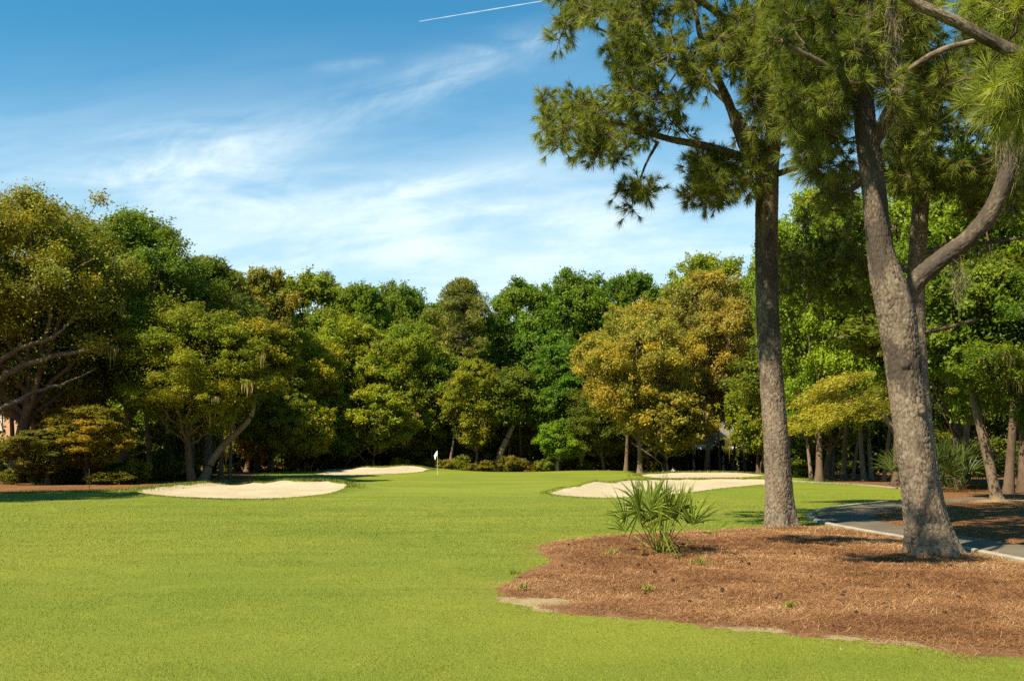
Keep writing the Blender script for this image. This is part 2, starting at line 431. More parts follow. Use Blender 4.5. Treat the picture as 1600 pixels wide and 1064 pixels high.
# ------------------------------------------------------------------ tree kinds (crown and trunk meshes, in metres)
KINDS = {}
def broadleaf(key, seed, W, Ht, cb, nlobe, nleaf, lsize, bark=None, spread=1., lobe_r=(.24, .40), moss=0, droop=0., stems=1, trunk_r=None, aspect=.55, openness=0.):
    rng = RS(seed)
    zc, hz = (cb + 1) / 2 * Ht, (1 - cb) / 2 * Ht
    lob = []
    for i in range(nlobe):
        for _ in range(30):
            d = sph(rng, 1)[0]; d[2] = d[2] * .95 + .05
            r = rng.uniform(.55, .75)
            lr = rng.uniform(*lobe_r) * min(W / 2, hz * 1.15)
            c = np.array([d[0] * r * W / 2, d[1] * r * W / 2, zc + d[2] * max(0.1, hz - lr)])
            if all(np.linalg.norm(c - q) > (lr + s) * .55 for q, s in lob): break
        lob.append((c, lr))
    lob.append((np.array([rng.normal() * W * .06, rng.normal() * W * .06, Ht - .32 * W / 2]), .32 * min(W / 2, hz)))
    lob.append((np.array([0, 0, zc]), .36 * min(W / 2, hz)))
    cl = []
    for c, lr in lob:
        k = 17
        d = sph(rng, k); d[:, 2] = np.abs(d[:, 2]) * np.where(rng.rand(k) < .75, 1, -.6)
        d = unit(d)
        for q in d:
            if rng.rand() < openness: continue
            stray = rng.rand() < .13
            p = c + q * lr * (rng.uniform(1.15, 1.55) if stray else rng.uniform(.6, 1.0)) * [1, 1, .85]
            if p[2] < .04 * Ht: continue
            cl.append((p, lr * (rng.uniform(.16, .28) if stray else rng.uniform(.24, .48)), c, q))
    tot = sum(r * r for _, r, _, _ in cl)
    C, Nn, S, A, HU = [], [], [], [], []
    for p, r, lc, q in cl:
        n = max(20, int(nleaf * .93 * r * r / tot)); k = int(n * .74); m = n - k
        d = sph(rng, k); rad = r * (.25 + .75 * rng.rand(k) ** .5) * (1 + .10 * rng.normal(size=k))
        sub = 1 + .35 * (vnoise(d[:, 0] * 3 + p[0], d[:, 1] * 3 + p[1], d[:, 2] * 3) - .5) * 2
        x = p + d * (rad * sub)[:, None] * [1.08, 1.08, .78]
        sd = unit(sph(rng, 16) + q * .5 + [0, 0, .12]); w = rng.randint(16, size=m)          # leafy twigs that break the outline
        ts = rng.uniform(.35, 1.5, m); x2 = p + sd[w] * (r * ts)[:, None] * [1.1, 1.1, .85] + rng.normal(size=(m, 3)) * lsize * .8
        x = np.vstack([x, x2]); d = np.vstack([d, sd[w]])
        x[:, 2] -= droop * (np.hypot(*(x[:, :2] - p[:2]).T)) ** 2 / r
        C.append(x); Nn.append(unit(d * .6 + q * .3 + [0, 0, .4] + rng.normal(size=(n, 3)) * .75))
        S.append(lsize * rng.uniform(.55, 1.3, n)); A.append(np.clip(rng.uniform(.0, 1.) * .5 + rng.rand(n) * .5, 0, 1))
        HU.append(np.clip(.5 + (vnoise(p[:1] * .22 + seed, p[1:2] * .22, p[2:3] * .22)[0] - .5) * 1.5 + rng.normal() * .16 + rng.normal(size=n) * .12, 0, 1))
    k = int(nleaf * .07); d = sph(rng, k) * (rng.rand(k, 1) ** .45)                          # loose leaves inside the crown
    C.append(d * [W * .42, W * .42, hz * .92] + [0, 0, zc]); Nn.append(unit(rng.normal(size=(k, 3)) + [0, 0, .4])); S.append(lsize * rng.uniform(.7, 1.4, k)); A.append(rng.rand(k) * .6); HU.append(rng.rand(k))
    C, Nn, S, A = np.vstack(C), np.vstack(Nn), np.concatenate(S), np.concatenate(A)
    V, Fq = leaf_quads(C, Nn, S, aspect, rng)
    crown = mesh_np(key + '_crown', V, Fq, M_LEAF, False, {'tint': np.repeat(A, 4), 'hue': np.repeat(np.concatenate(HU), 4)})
    acc = Acc(); tr = trunk_r or Ht * .017
    for s in range(stems):
        off = rng.normal(size=3) * [W * .05, W * .05, 0] * (stems > 1)
        lean = rng.normal(size=3) * [W * .07, W * .07, 0]
        topz = Ht * (cb * .6 + .25)
        top = off * 3 + lean + [0, 0, topz]
        pth = smooth_open(np.vstack([off, off + lean * .2 + [rng.normal() * .15, rng.normal() * .15, topz * .35], off * 2 + lean * .6 + [0, 0, topz * .7], top]), .6)
        u = np.linspace(0, 1, len(pth)); rr = tr / (1 + .45 * (stems > 1)) * (1 - .45 * u + .5 * np.exp(-u * 14))
        acc.add(*tube(pth, rr, 9))
        for i, (c, lr) in enumerate(lob):
            if i % stems != s: continue
            a = pth[int(len(pth) * rng.uniform(.55, .98)) - 1]
            mid = a * .45 + c * .55 + [0, 0, -.1 * abs(c[2] - a[2])] + rng.normal(size=3) * .3
            b = bez(a, mid, c, 8); b[1:-1] += rng.normal(size=(6, 3)) * .12
            acc.add(*tube(b, np.linspace(tr * .42, tr * .13, 8), 6))
            for p, r, lc, q in cl:
                if lc is c and rng.rand() < .6:
                    b = bez(c, (c + p) / 2 + rng.normal(size=3) * .25, p + q * r * .3, 5)
                    acc.add(*tube(b, np.linspace(tr * .11, tr * .03, 5), 4))
    trunk = acc.mesh(key + '_trunk', bark or M_OAK, True)
    mo = None
    if moss:
        low = sorted(cl, key=lambda k: k[0][2])[:int(len(cl) * .6)]
        pts = [low[rng.randint(len(low))][0] + rng.normal(size=3) * [1, 1, .2] * .5 for _ in range(moss)]
        mo = moss_mesh(key + '_moss', np.array(pts), rng, 22, (.6, 2.2), .035 * W / 14, .22)
    KINDS[key] = dict(crown=crown, trunk=trunk, moss=mo, W=W, H=Ht)

def far_pine(key, seed, W, Ht, cb, npads, per, lsize):
    rng = RS(seed); C, Nn, S, A = [], [], [], []; acc = Acc()
    pth = smooth_open(np.array([[0, 0, 0], [rng.normal() * .3, rng.normal() * .3, Ht * .4], [rng.normal() * .5, rng.normal() * .5, Ht * .75], [0, 0, Ht * .97]]), .8)
    u = np.linspace(0, 1, len(pth)); acc.add(*tube(pth, Ht * .014 * (1 - .8 * u), 8))
    for i in range(npads):
        h = cb + (1 - cb) * rng.rand() ** .8
        rmax = W / 2 * math.sin(math.pi * min(1, .28 + .72 * (h - cb) / (1 - cb))) ** .7
        th = rng.uniform(0, 2 * math.pi); r = rmax * rng.uniform(.4, 1)
        p = np.array([math.cos(th) * r, math.sin(th) * r, Ht * h * .97])
        a = pth[int(np.clip((h - .06) * len(pth), 0, len(pth) - 1))]
        b = bez(a, (a + p) / 2 - [0, 0, .3], p, 5); acc.add(*tube(b, np.linspace(Ht * .004, Ht * .0015, 5), 4))
        n = per; d = sph(rng, n); pr = rng.uniform(.7, 1.25)
        x = p + d * (pr * rng.rand(n) ** .4)[:, None] * [1.15, 1.15, .6]
        C.append(x); Nn.append(unit(rng.normal(size=(n, 3)) + d * .3 + [0, 0, .4])); S.append(lsize * rng.uniform(.7, 1.2, n)); A.append(rng.uniform(.1, .6) + rng.rand(n) * .4)
    C, Nn, S, A = np.vstack(C), np.vstack(Nn), np.concatenate(S), np.concatenate(A)
    V, Fq = leaf_quads(C, Nn, S, .16, rng)
    KINDS[key] = dict(crown=mesh_np(key + '_crown', V, Fq, M_NEEDLE, False, {'tint': np.repeat(A, 4)}), trunk=acc.mesh(key + '_trunk', M_LIMB, True), moss=None, W=W, H=Ht)

def place(kind, px, top, d, wpx, colr, name, label, cat='tree', group=None, rot=None, moss=True, flat=1., base=None, lean=0., seed=[1]):
    K = KINDS[kind]; seed[0] += 1
    g = G(px, d) if base is None else np.array(base)
    ht = H - (top - YH) / F * d - g[2]
    s = wpx / F * d / K['W']; sz = ht / K['H']
    o = empty(name, g - [0, 0, .12], label, cat, group)
    o.rotation_euler = (0, math.radians(lean), rot if rot is not None else (seed[0] * 2.399) % 6.283)
    o.scale = (s, s * flat, sz)
    t = link('trunk', K['trunk'], o)
    c = link('crown' if cat == 'tree' else 'foliage', K['crown'], o); c.color = (*colr, 1)
    if K['moss'] and moss: c = link('spanish_moss', K['moss'], o); c.color = (.24, .205, .085, 1); c['kind'] = 'stuff'
    return o

# ------------------------------------------------------------------ ground sheets
def sink_all(x, y):
    s = .10 * sstep(.22, .8, sdist(x, y, STRAW))
    for P in BUNKERS.values(): s = s + .15 * sstep(.02, .5, sdist(x, y, P))
    return s
def build_ground():
    ang = np.concatenate([np.linspace(-180, -42, 47)[:-1], np.linspace(-42, 42, 330), np.linspace(42, 180, 47)[1:-1]]) * math.pi / 180
    r = np.concatenate([[.6, 1.5, 2.5], np.geomspace(3.5, 135, 300), np.geomspace(145, 5000, 28)])
    R, A = np.meshgrid(r, ang, indexing='ij')
    x, y = R * np.sin(A), R * np.cos(A)
    fd = sdist(x, y, FOREST)
    z = tz(x, y) - sink_all(x, y) - .10 * sstep(.6, 2.2, fd) - .1 * sstep(.1, .5, PATH_W - path_d(x, y) + .1)
    z[-1] = -1.6
    V = np.stack([x, y, z], -1).reshape(-1, 3); m = len(ang); i = np.arange(len(r) - 1)[:, None] * m; j = np.arange(m)[None]; k = (j + 1) % m
    Fq = np.stack([i + j, i + m + j, i + m + k, i + k], -1).reshape(-1, 4)
    V = np.vstack([V, [[0, 0, 0]]]); tri = np.stack([np.full(m, len(V) - 1), np.arange(m), (np.arange(m) + 1) % m], -1)
    o = link('ground', mesh_np('ground', V, [Fq, tri[:, [0, 1, 2]]], M_LAWN, True))
    tag(o, 'sunlit yellow green mown fairway rising to the putting green', 'grass', kind='structure')

from mathutils.geometry import delaunay_2d_cdt
def ring_sheet(name, P, mat, lift=0., step=.35, attr=None, noise=0.):
    """sheet inside a closed outline, following the terrain"""
    lo, hi = P.min(0), P.max(0)
    gx, gy = np.meshgrid(np.arange(lo[0], hi[0], step), np.arange(lo[1], hi[1], step))
    q = np.stack([gx.ravel(), gy.ravel()], 1) + RS(1).uniform(-.1, .1, (gx.size, 2))
    q = q[sdist(q[:, 0], q[:, 1], P) > .12]
    pts = np.vstack([P, q]); n = len(P)
    vs, _, fs, *_r = delaunay_2d_cdt([Vector(p) for p in pts], [(k, (k + 1) % n) for k in range(n)], [], 1, 1e-5)
    xy = np.array([(v.x, v.y) for v in vs]); x, y = xy.T
    sd = np.maximum(sdist(x, y, P), 0)
    z = tz(x, y) - .02 * (sd < .01) + noise * (vnoise(x * .9, y * .9) + .4 * vnoise(x * 3, y * 3) - .7) * sstep(0, .4, sd)
    Fq = np.array([f if (xy[f[1]] - xy[f[0]])[0] * (xy[f[2]] - xy[f[0]])[1] - (xy[f[1]] - xy[f[0]])[1] * (xy[f[2]] - xy[f[0]])[0] > 0 else f[::-1] for f in fs])
    return link(name, mesh_np(name, np.column_stack([x, y, z]), Fq, mat, True))

def grid_sheet(name, P, mat, lift, cellf, attr, bounds):
    x0, x1, y0, y1 = bounds
    ys = [y0]
    while ys[-1] < y1: ys.append(ys[-1] + cellf(ys[-1]))
    ys = np.array(ys); xs = np.concatenate([np.arange(x0, -40, 3), np.arange(-40, 40, .3), np.arange(40, x1, 3)])
    X, Y = np.meshgrid(xs, ys)
    sd = sdist(X, Y, P) + .5 * (vnoise(X * 1.3, Y * .7) - .5)
    Z = tz(X, Y) + lift * sstep(0, .8, sd) - .03 * (sd < .1) - .07 * sstep(.0, .4, PATH_W - path_d(X, Y) + .1)
    nx = len(xs); i = np.arange(len(ys) - 1)[:, None] * nx; j = np.arange(nx - 1)[None]
    Fq = np.stack([i + j, i + j + 1, i + nx + j + 1, i + nx + j], -1).reshape(-1, 4)
    s = sd.ravel(); Fq = Fq[(s[Fq] > -.05).sum(1) >= 3]
    used = np.unique(Fq); mp = np.full(X.size, -1); mp[used] = np.arange(len(used))
    V = np.stack([X, Y, Z], -1).reshape(-1, 3)[used]
    return link(name, mesh_np(name, V, mp[Fq], mat, True, {attr[0]: attr[1](V[:, 0], V[:, 1])}))

build_ground()
for key, lab in (('left', 'pale sand bunker at left, its left end in tree shade'), ('back', 'small pale sand bunker on the rise beside the flagstick'),
                 ('right', 'large pale sand bunker behind the palmetto plant'), ('strip', 'thin strip of sand bunker under the copper oak')):
    o = ring_sheet('sand_bunker', BUNKERS[key], M_SAND, .0, .3, None, .09)
    tag(o, lab, 'sand bunker', kind='structure')

# straw bed with its own fine sheet
TRUNKS = [(g_[0], g_[1]) for g_ in (GR(1222, 824), GR(1457, 871))]
def straw_drift(x, y):
    z = .05 * (vnoise(x * .9 + 3, y * .9) - .5) + .03 * (vnoise(x * 2.6, y * 2.6) - .5)
    for a, b in TRUNKS:
        d = np.hypot(x - a, y - b); z = z + .075 * np.exp(-(d / .5) ** 2) * (.6 + .8 * vnoise(x * 5, y * 5))
    return z
def build_straw():
    xs = np.arange(-1., 8.8, .06); ys = np.concatenate([np.arange(6.6, 13, .06), np.arange(13, 22, .08)])
    X, Y = np.meshgrid(xs, ys)
    sd = sdist(X, Y, STRAW) + .18 * (vnoise(X * 3, Y * 3) - .5) + .1 * (vnoise(X * 9, Y * 9) - .5)
    Z = tz(X, Y) - .006 + .030 * sstep(-.1, .6, sd) + straw_drift(X, Y) * sstep(0, .7, sd) + .016 * (vnoise(X * 4, Y * 4) - .5) * sstep(-.1, .6, sd) + .018 * (vnoise(X * 11, Y * 11) - .5) * sstep(-.1, .5, sd)
    nx = len(xs); i = np.arange(len(ys) - 1)[:, None] * nx; j = np.arange(nx - 1)[None]
    Fq = np.stack([i + j, i + j + 1, i + nx + j + 1, i + nx + j], -1).reshape(-1, 4)
    s = sd.ravel(); Fq = Fq[(s[Fq] > -.3).sum(1) >= 3]
    used = np.unique(Fq); mp = np.full(X.size, -1); mp[used] = np.arange(len(used))
    V = np.stack([X, Y, Z], -1).reshape(-1, 3)[used]
    s = s[used]
    tip = np.exp(-((V[:, 0] - GR(845, 940)[0]) / .55) ** 2 - ((V[:, 1] - GR(845, 941)[1]) / .35) ** 2)
    front = (V[:, 1] < 11.0) * (1 - sstep(.12, .5, s)) * sstep(.18, .5, vnoise(V[:, 0] * 1.3 + 4, V[:, 1] * 1.3))
    left = (V[:, 0] < 1.8) * (1 - sstep(.1, .6, s)) * .45
    o = link('straw_bed', mesh_np('straw_bed', V, mp[Fq], M_STRAW, True, {'edge': np.clip(np.maximum.reduce([tip * 1.1, front, left]), 0, 1)}))
    tag(o, 'reddish brown pine straw bed around the two pines and palmetto', 'pine straw', kind='structure')
build_straw()
def sandy(x, y):
    return np.clip(np.exp(-((x - 16.5) / 3) ** 2 - ((y - 33) / 2.6) ** 2) + .75 * np.exp(-((x - 10.2) / 1.2) ** 2 - ((y - 25.5) / 2) ** 2)
                   + .9 * (x < -8) * (1 - sstep(0, 1.6, sdist(x, y, FOREST))), 0, 1)
o = grid_sheet('forest_floor', FOREST, M_FLOOR, .02, lambda y: .25 if y < 30 else .45 if y < 60 else 2.0, ('sandy', sandy), (-150, 150, -8, 220))
tag(o, 'brown leaf litter and straw floor under the shaded woods', 'forest floor', kind='structure')

def ribbon(name, C, half, mat, lift, thick=0.):
    C = np.asarray(C); t = unit(np.gradient(C, axis=0)); nrm = np.stack([t[:, 1], -t[:, 0]], 1)
    offs = np.linspace(-half, half, 9)
    xy = C[:, None] + offs[None, :, None] * nrm[:, None]
    z = tz(xy[..., 0], xy[..., 1]) + lift
    if thick: z[:, [0, -1]] -= thick
    V = np.concatenate([xy, z[..., None]], -1).reshape(-1, 3); n = 9
    i = np.arange(len(C) - 1)[:, None] * n; j = np.arange(n - 1)[None]
    return link(name, mesh_np(name, V, np.stack([i + j, i + j + 1, i + n + j + 1, i + n + j], -1).reshape(-1, 4), mat, True))
o = ribbon('cart_path', PATH_C, PATH_W, M_ASPH, .012, .03); tag(o, 'grey asphalt cart path curving behind the two pines', 'path', kind='structure')

def kerb(C, label, h=.055, w=.065):
    """cast kerb: slabs of about 1.5 m with narrow joints, in one strip"""
    C = smooth_open(C, .1); t = unit(np.gradient(C, axis=0)); nrm = np.stack([t[:, 1], -t[:, 0]], 1)
    prof = np.array([(-w, -.1), (-w, h - .015), (-w + .015, h), (w - .015, h), (w, h - .015), (w, -.1)])
    rng = RS(4); acc = Acc(); k = 14
    for s in range(0, len(C) - 2, k):
        e = min(s + k, len(C) - 1); c, q = C[s:e + 1].copy(), nrm[s:e + 1]
        c[-1] = c[-2] + (c[-1] - c[-2]) * .94
        dz = rng.normal() * .003
        xy = c[:, None] + prof[None, :, :1] * q[:, None]; z = tz(c[:, 0], c[:, 1])[:, None] + prof[None, :, 1] + dz
        V = np.concatenate([xy, z[..., None]], -1).reshape(-1, 3); n = 6
        i = np.arange(len(c) - 1)[:, None] * n; j = np.arange(5)[None]
        acc.add(V, np.stack([i + j, i + n + j, i + n + j + 1, i + j + 1], -1).reshape(-1, 4))
        acc.add(V[:6], np.array([[0, 1, 4, 5], [1, 2, 3, 4]])); acc.add(V[-6:], np.array([[5, 4, 1, 0], [4, 3, 2, 1]]))
    o = link('kerb', acc.mesh('kerb', M_CONC)); tag(o, label, 'kerb', kind='structure')
_t = unit(np.gradient(PATH_C, axis=0)); _n = np.stack([_t[:, 1], -_t[:, 0]], 1)
LEFT_EDGE = PATH_C - _n * (PATH_W + .07)
_sel = LEFT_EDGE[(LEFT_EDGE[:, 1] > -2) & (LEFT_EDGE[:, 1] < 33.6) & (LEFT_EDGE[:, 0] < 14.6)][::4]
kerb(_sel, 'pale concrete kerb between straw bed and cart path')
kerb([_sel[-1] + [.5, .55], (15.4, 36.5), (16.4, 39.5), (17.6, 43.5), (18.1, 47), (18.2, 52), (17.3, 58), (16.2, 63)], 'pale kerb edging the far end of the lawn')

# ------------------------------------------------------------------ grass blades and straw needles (uncountable)
def scatter(n, dmin, dmax, power, rng, pxlo=-60, pxhi=1660):
    u = rng.rand(n); d = (dmin ** power + u * (dmax ** power - dmin ** power)) ** (1 / power)
    px = rng.uniform(pxlo, pxhi, n)
    return (px - 800) / F * d, d

def build_grass():
    rng = RS(11)
    x, y = scatter(1350000, 5.6, 48, .45, rng, -700, 2300)
    pxs = x / y * F + 800; m_ = rng.rand(len(x)) > np.maximum(sstep(40, 700, -pxs), sstep(1640, 2300, pxs)); x, y = x[m_], y[m_]
    sd_ = sdist(x, y, STRAW) + .5 * (vnoise(x * 2.5, y * 2.5) - .5) + .2 * (vnoise(x * 8, y * 8) - .5); keep = rng.rand(len(x)) > .97 * sstep(-.40, .30, sd_) + .03 * sstep(.3, .6, sd_)
    for P in BUNKERS.values(): keep &= sdist(x, y, P) < 0
    keep &= (path_d(x, y) > PATH_W + .15) & (sdist(x, y, FOREST) < .1)
    keep &= rng.rand(len(x)) > sstep(14, 46, y)
    x, y = x[keep], y[keep]; n = len(x)
    z = tz(x, y) - .004
    sc = (y / 9) ** .75
    h = rng.uniform(.007, .024, n) * np.clip(sc * .8, 1, 1.5) * (.75 + .5 * vnoise(x * 2, y * 2))
    w = rng.uniform(.0014, .0028, n) * np.maximum(1, sc * 1.1)
    th = rng.uniform(0, 2 * np.pi, n); la = rng.uniform(0, 2 * np.pi, n); lm = rng.uniform(.1, 1.0, n) * h
    b = np.stack([x, y, z], 1); sd = np.stack([np.cos(th), np.sin(th), 0 * th], 1) * w[:, None]
    top = b + np.stack([np.cos(la) * lm, np.sin(la) * lm, h], 1)
    V = np.stack([b - sd, b + sd, top], 1).reshape(-1, 3)
    t = np.clip(rng.beta(1.8, 2.4, n) + .25 * (vnoise(x * 3, y * 3) - .5), 0, 1)
    o = link('grass', mesh_np('grass', V, np.arange(3 * n).reshape(n, 3), M_BLADE, False, {'tint': np.repeat(t, 3)}))
    tag(o, 'short bright green grass blades of the near fairway', 'grass', kind='stuff')
build_grass()

def rough_grass():
    """longer tufty grass along bunker lips and the wood's edge"""
    rng = RS(5); X, Y, HH = [], [], []
    for k, P in BUNKERS.items():
        far = k in ('back', 'strip'); n = 5000 if far else 9000
        i = rng.randint(len(P), size=n); t = rng.rand(n)[:, None]; q = P[i] * (1 - t) + P[(i + 1) % len(P)] * t
        c = P.mean(0); out = unit(q - c); q = q + out * np.abs(rng.normal(size=(n, 1))) * .35 + out * .02
        m = sdist(q[:, 0], q[:, 1], P) < -.01
        q = q[m]; X.append(q[:, 0]); Y.append(q[:, 1]); HH.append(rng.uniform(.03, .11, len(q)) * (q[:, 1] > c[1] - .2) + .03)
    E = FOREST[:21]; n = 16000
    i = rng.randint(len(E) - 1, size=n); t = rng.rand(n)[:, None]; q = E[i] * (1 - t) + E[i + 1] * t + rng.normal(size=(n, 2)) * .45
    X.append(q[:, 0]); Y.append(q[:, 1]); HH.append(rng.uniform(.04, .14, n))
    x, y, h = np.concatenate(X), np.concatenate(Y), np.concatenate(HH); n = len(x)
    b = np.stack([x, y, tz(x, y) - .02], 1); th = rng.uniform(0, 6.28, n); w = .012 + .006 * (y > 60)
    sd = np.stack([np.cos(th), np.sin(th), 0 * th], 1) * np.reshape(w, (-1, 1))
    top = b + np.stack([rng.normal(size=n) * h * .5, rng.normal(size=n) * h * .5, h + .02], 1)
    V = np.stack([b - sd, b + sd, top], 1).reshape(-1, 3)
    o = link('rough_grass', mesh_np('rough_grass', V, np.arange(3 * n).reshape(n, 3), M_BLADE, False, {'tint': np.repeat(rng.rand(n) * .6, 3)}))
    tag(o, 'longer rough grass along bunker lips and woodland edge', 'grass', kind='stuff')
rough_grass()

def make_needle_litter():
    m, T = material('fallen_needles'); t = T.attr('tint')
    r = T.n('ValToRGB', None, {'Fac': t}); e = r.color_ramp.elements
    e[0].position = 0; e[0].color = (.07, .03, .013, 1); e[1].position = 1; e[1].color = (.50, .33, .17, 1)
    for p, c in ((.35, (.19, .085, .032)), (.75, (.32, .165, .066))):
        k = e.new(p); k.color = (*c, 1)
    bsdf(T, r.outputs[0], .7, None, .15); return m
M_LITTER = make_needle_litter()
def needle_litter():
    rng = RS(21)
    x, y = scatter(560000, 6.2, 24, .8, rng, 700, 1700)
    sd = sdist(x, y, STRAW); keep = (sd + .5 * (vnoise(x * 3, y * 3) - .5) + rng.normal(size=len(x)) * .2 > .0)
    tip = np.exp(-((x - GR(845, 940)[0]) / .5) ** 2 - ((y - GR(845, 941)[1]) / .3) ** 2)
    keep &= rng.rand(len(x)) > tip * 1.1
    fr = (y < 11) | (x < 1.5); keep &= ~fr | (rng.rand(len(x)) < .12 + .88 * sstep(.1, .75, sd + .4 * (vnoise(x * 2.2, y * 2.2) - .5)))
    x, y = x[keep], y[keep]
    x2, y2 = rng.uniform(8.3, 17, 60000), rng.uniform(12, 33, 60000)
    k2 = (sdist(x2, y2, FOREST) > .1) & (path_d(x2, y2) > PATH_W * (.75 + .3 * rng.rand(60000))); x = np.concatenate([x, x2[k2]]); y = np.concatenate([y, y2[k2]])
    n = len(x)
    z = tz(x, y) + .004 + .02 * sstep(-.1, .6, sdist(x, y, STRAW)) + straw_drift(x, y) * sstep(0, .7, sdist(x, y, STRAW)) + rng.rand(n) * .02
    L = rng.uniform(.03, .09, n); w = rng.uniform(.0010, .0020, n) * np.maximum(1, (y / 10) ** .9)
    th = rng.uniform(0, 2 * np.pi, n); el = rng.normal(size=n) * .22
    d = np.stack([np.cos(th) * np.cos(el), np.sin(th) * np.cos(el), np.sin(el)], 1); s = unit(np.cross(d, [0, 0, 1.])) * w[:, None]
    c = np.stack([x, y, z], 1); bow = rng.normal(size=(n, 3)) * [.01, .01, .006]
    V = np.stack([c - d * L[:, None] - s, c - d * L[:, None] + s, c + bow + s, c + bow - s, c + d * L[:, None]], 1).reshape(-1, 3)
    b = np.arange(n)[:, None] * 5
    t = np.clip(rng.beta(2.2, 2.2, n) + .5 * (vnoise(x * 1.1, y * 1.1) - .5) + .25 * (vnoise(x * 4, y * 4) - .5), 0, 1)
    o = link('pine_straw', mesh_np('pine_straw', V, [b + [0, 1, 2, 3], b + [3, 2, 4]], M_LITTER, False, {'tint': np.repeat(t, 5)}))
    tag(o, 'fallen brown pine needles strewn over the straw bed', 'pine needles', kind='stuff')
needle_litter()

# ------------------------------------------------------------------ near pines
def bark_tube(path, rad, sides=96, step=.025, seed=0, flare=0., plate=(.040, .098), depth=.0115):
    p = smooth_open(np.column_stack([path, rad]), step); P, R = p[:, :3], p[:, 3].copy()
    s = np.concatenate([[0], np.cumsum(np.linalg.norm(np.diff(P, axis=0), axis=1))])
    t = unit(np.gradient(P, axis=0)); a = unit(np.cross(t, [[0, 1., 0]])); b = np.cross(t, a)
    th = np.arange(sides) / sides * 2 * np.pi
    nw = max(6, int(round(2 * np.pi * R.mean() / plate[0])))
    U, S = np.meshgrid(th, s)
    wob = .25 * (vnoise(np.cos(U) * 3 + seed, np.sin(U) * 3, S * 1.2) - .5) + .16 * (vnoise(np.cos(U) * 12 + seed, np.sin(U) * 12, S * 16) - .5)
    f, cid = cells(U / (2 * np.pi) * nw + wob * 2, S / plate[1] + seed * 13.7 + wob, nw, seed)
    f2, cid2 = cells(U / (2 * np.pi) * nw * 2 + wob * 3, S / plate[1] * 2.6 + seed * 3.1, nw * 2, seed + 5)
    crack = np.maximum((1 - sstep(.03, .24, f)) * (.5 + .5 * sstep(.3, .6, vnoise(np.cos(U) * 7 + seed, np.sin(U) * 7, S * 3))), .45 * (1 - sstep(.03, .2, f2)))
    cid = .6 * cid + .4 * cid2
    rough = vnoise(np.cos(U) * 26, np.sin(U) * 26, S * 34 + seed) + .6 * vnoise(np.cos(U) * 11, np.sin(U) * 11, S * 7 + seed)
    lump = vnoise(np.cos(U) * 1.6 + seed, np.sin(U) * 1.6, S * .9) - .5
    disp = depth * (cid * .5 + .5) * (1 - crack) - .4 * depth * crack + .010 * (rough - .8) + .09 * lump * R[:, None]
    if flare:
        e = np.exp(-S / .42)
        disp = disp + flare * e * (.55 + .45 * np.cos(U * 5 + seed + .6 * np.sin(2 * U)))
    RR = R[:, None] + disp
    V = P[:, None] + RR[..., None] * (np.cos(th)[None, :, None] * a[:, None] + np.sin(th)[None, :, None] * b[:, None])
    m = len(P); i = np.arange(m - 1)[:, None] * sides; j = np.arange(sides)[None]; k = (j + 1) % sides
    Fq = np.stack([i + j, i + k, i + sides + k, i + sides + j], -1).reshape(-1, 4)
    return V.reshape(-1, 3), Fq, crack.ravel(), cid.ravel()

def knots(V, spots, r=.07, h=.05):
    for c in spots:
        d = np.linalg.norm(V - c, axis=1); w = np.exp(-(d / r) ** 2) * (1 - .9 * np.exp(-(d / (r * .35)) ** 2)) * 1.3
        ax = V.mean(0) * [1, 1, 0]; out = unit((V - V[np.argsort(d)[:600]].mean(0)) * [1, 1, .1])
        V += out * (w * h)[:, None]
    return V

def tuft_needles(P, D, rng, L=.20, per=60, w=.0042, sag=.05):
    """needle sprays at twig ends: P points, D directions"""
    n = len(P); k = n * per
    p = np.repeat(P, per, 0); d = np.repeat(D, per, 0)
    r = unit(d * rng.uniform(.25, 1.5, (k, 1)) + sph(rng, k) * .72)
    base = p - d * (rng.rand(k, 1) * .09)
    ln = L * rng.uniform(.65, 1.1, (k, 1)) * np.repeat(rng.uniform(.8, 1.2, (n, 1)), per, 0)
    tip = base + r * ln; tip[:, 2] -= sag * (ln[:, 0] / L) * rng.uniform(.2, 1.2, k)
    s = unit(np.cross(r, sph(rng, k))) * w
    V = np.stack([base - s, base + s, tip], 1).reshape(-1, 3)
    tint = np.repeat(np.clip(np.repeat(rng.uniform(.0, .75, n), per) + rng.rand(k) * .3, 0, 1), 3)
    return V, np.arange(3 * k).reshape(k, 3), tint

def in_poly_px(P, n, rng):
    P = np.array(P, float); lo, hi = P.min(0), P.max(0); out = []
    while len(out) < n:
        q = rng.uniform(lo, hi, (n, 2)); out += list(q[inside(q[:, 0], q[:, 1], P)])
    return np.array(out[:n])

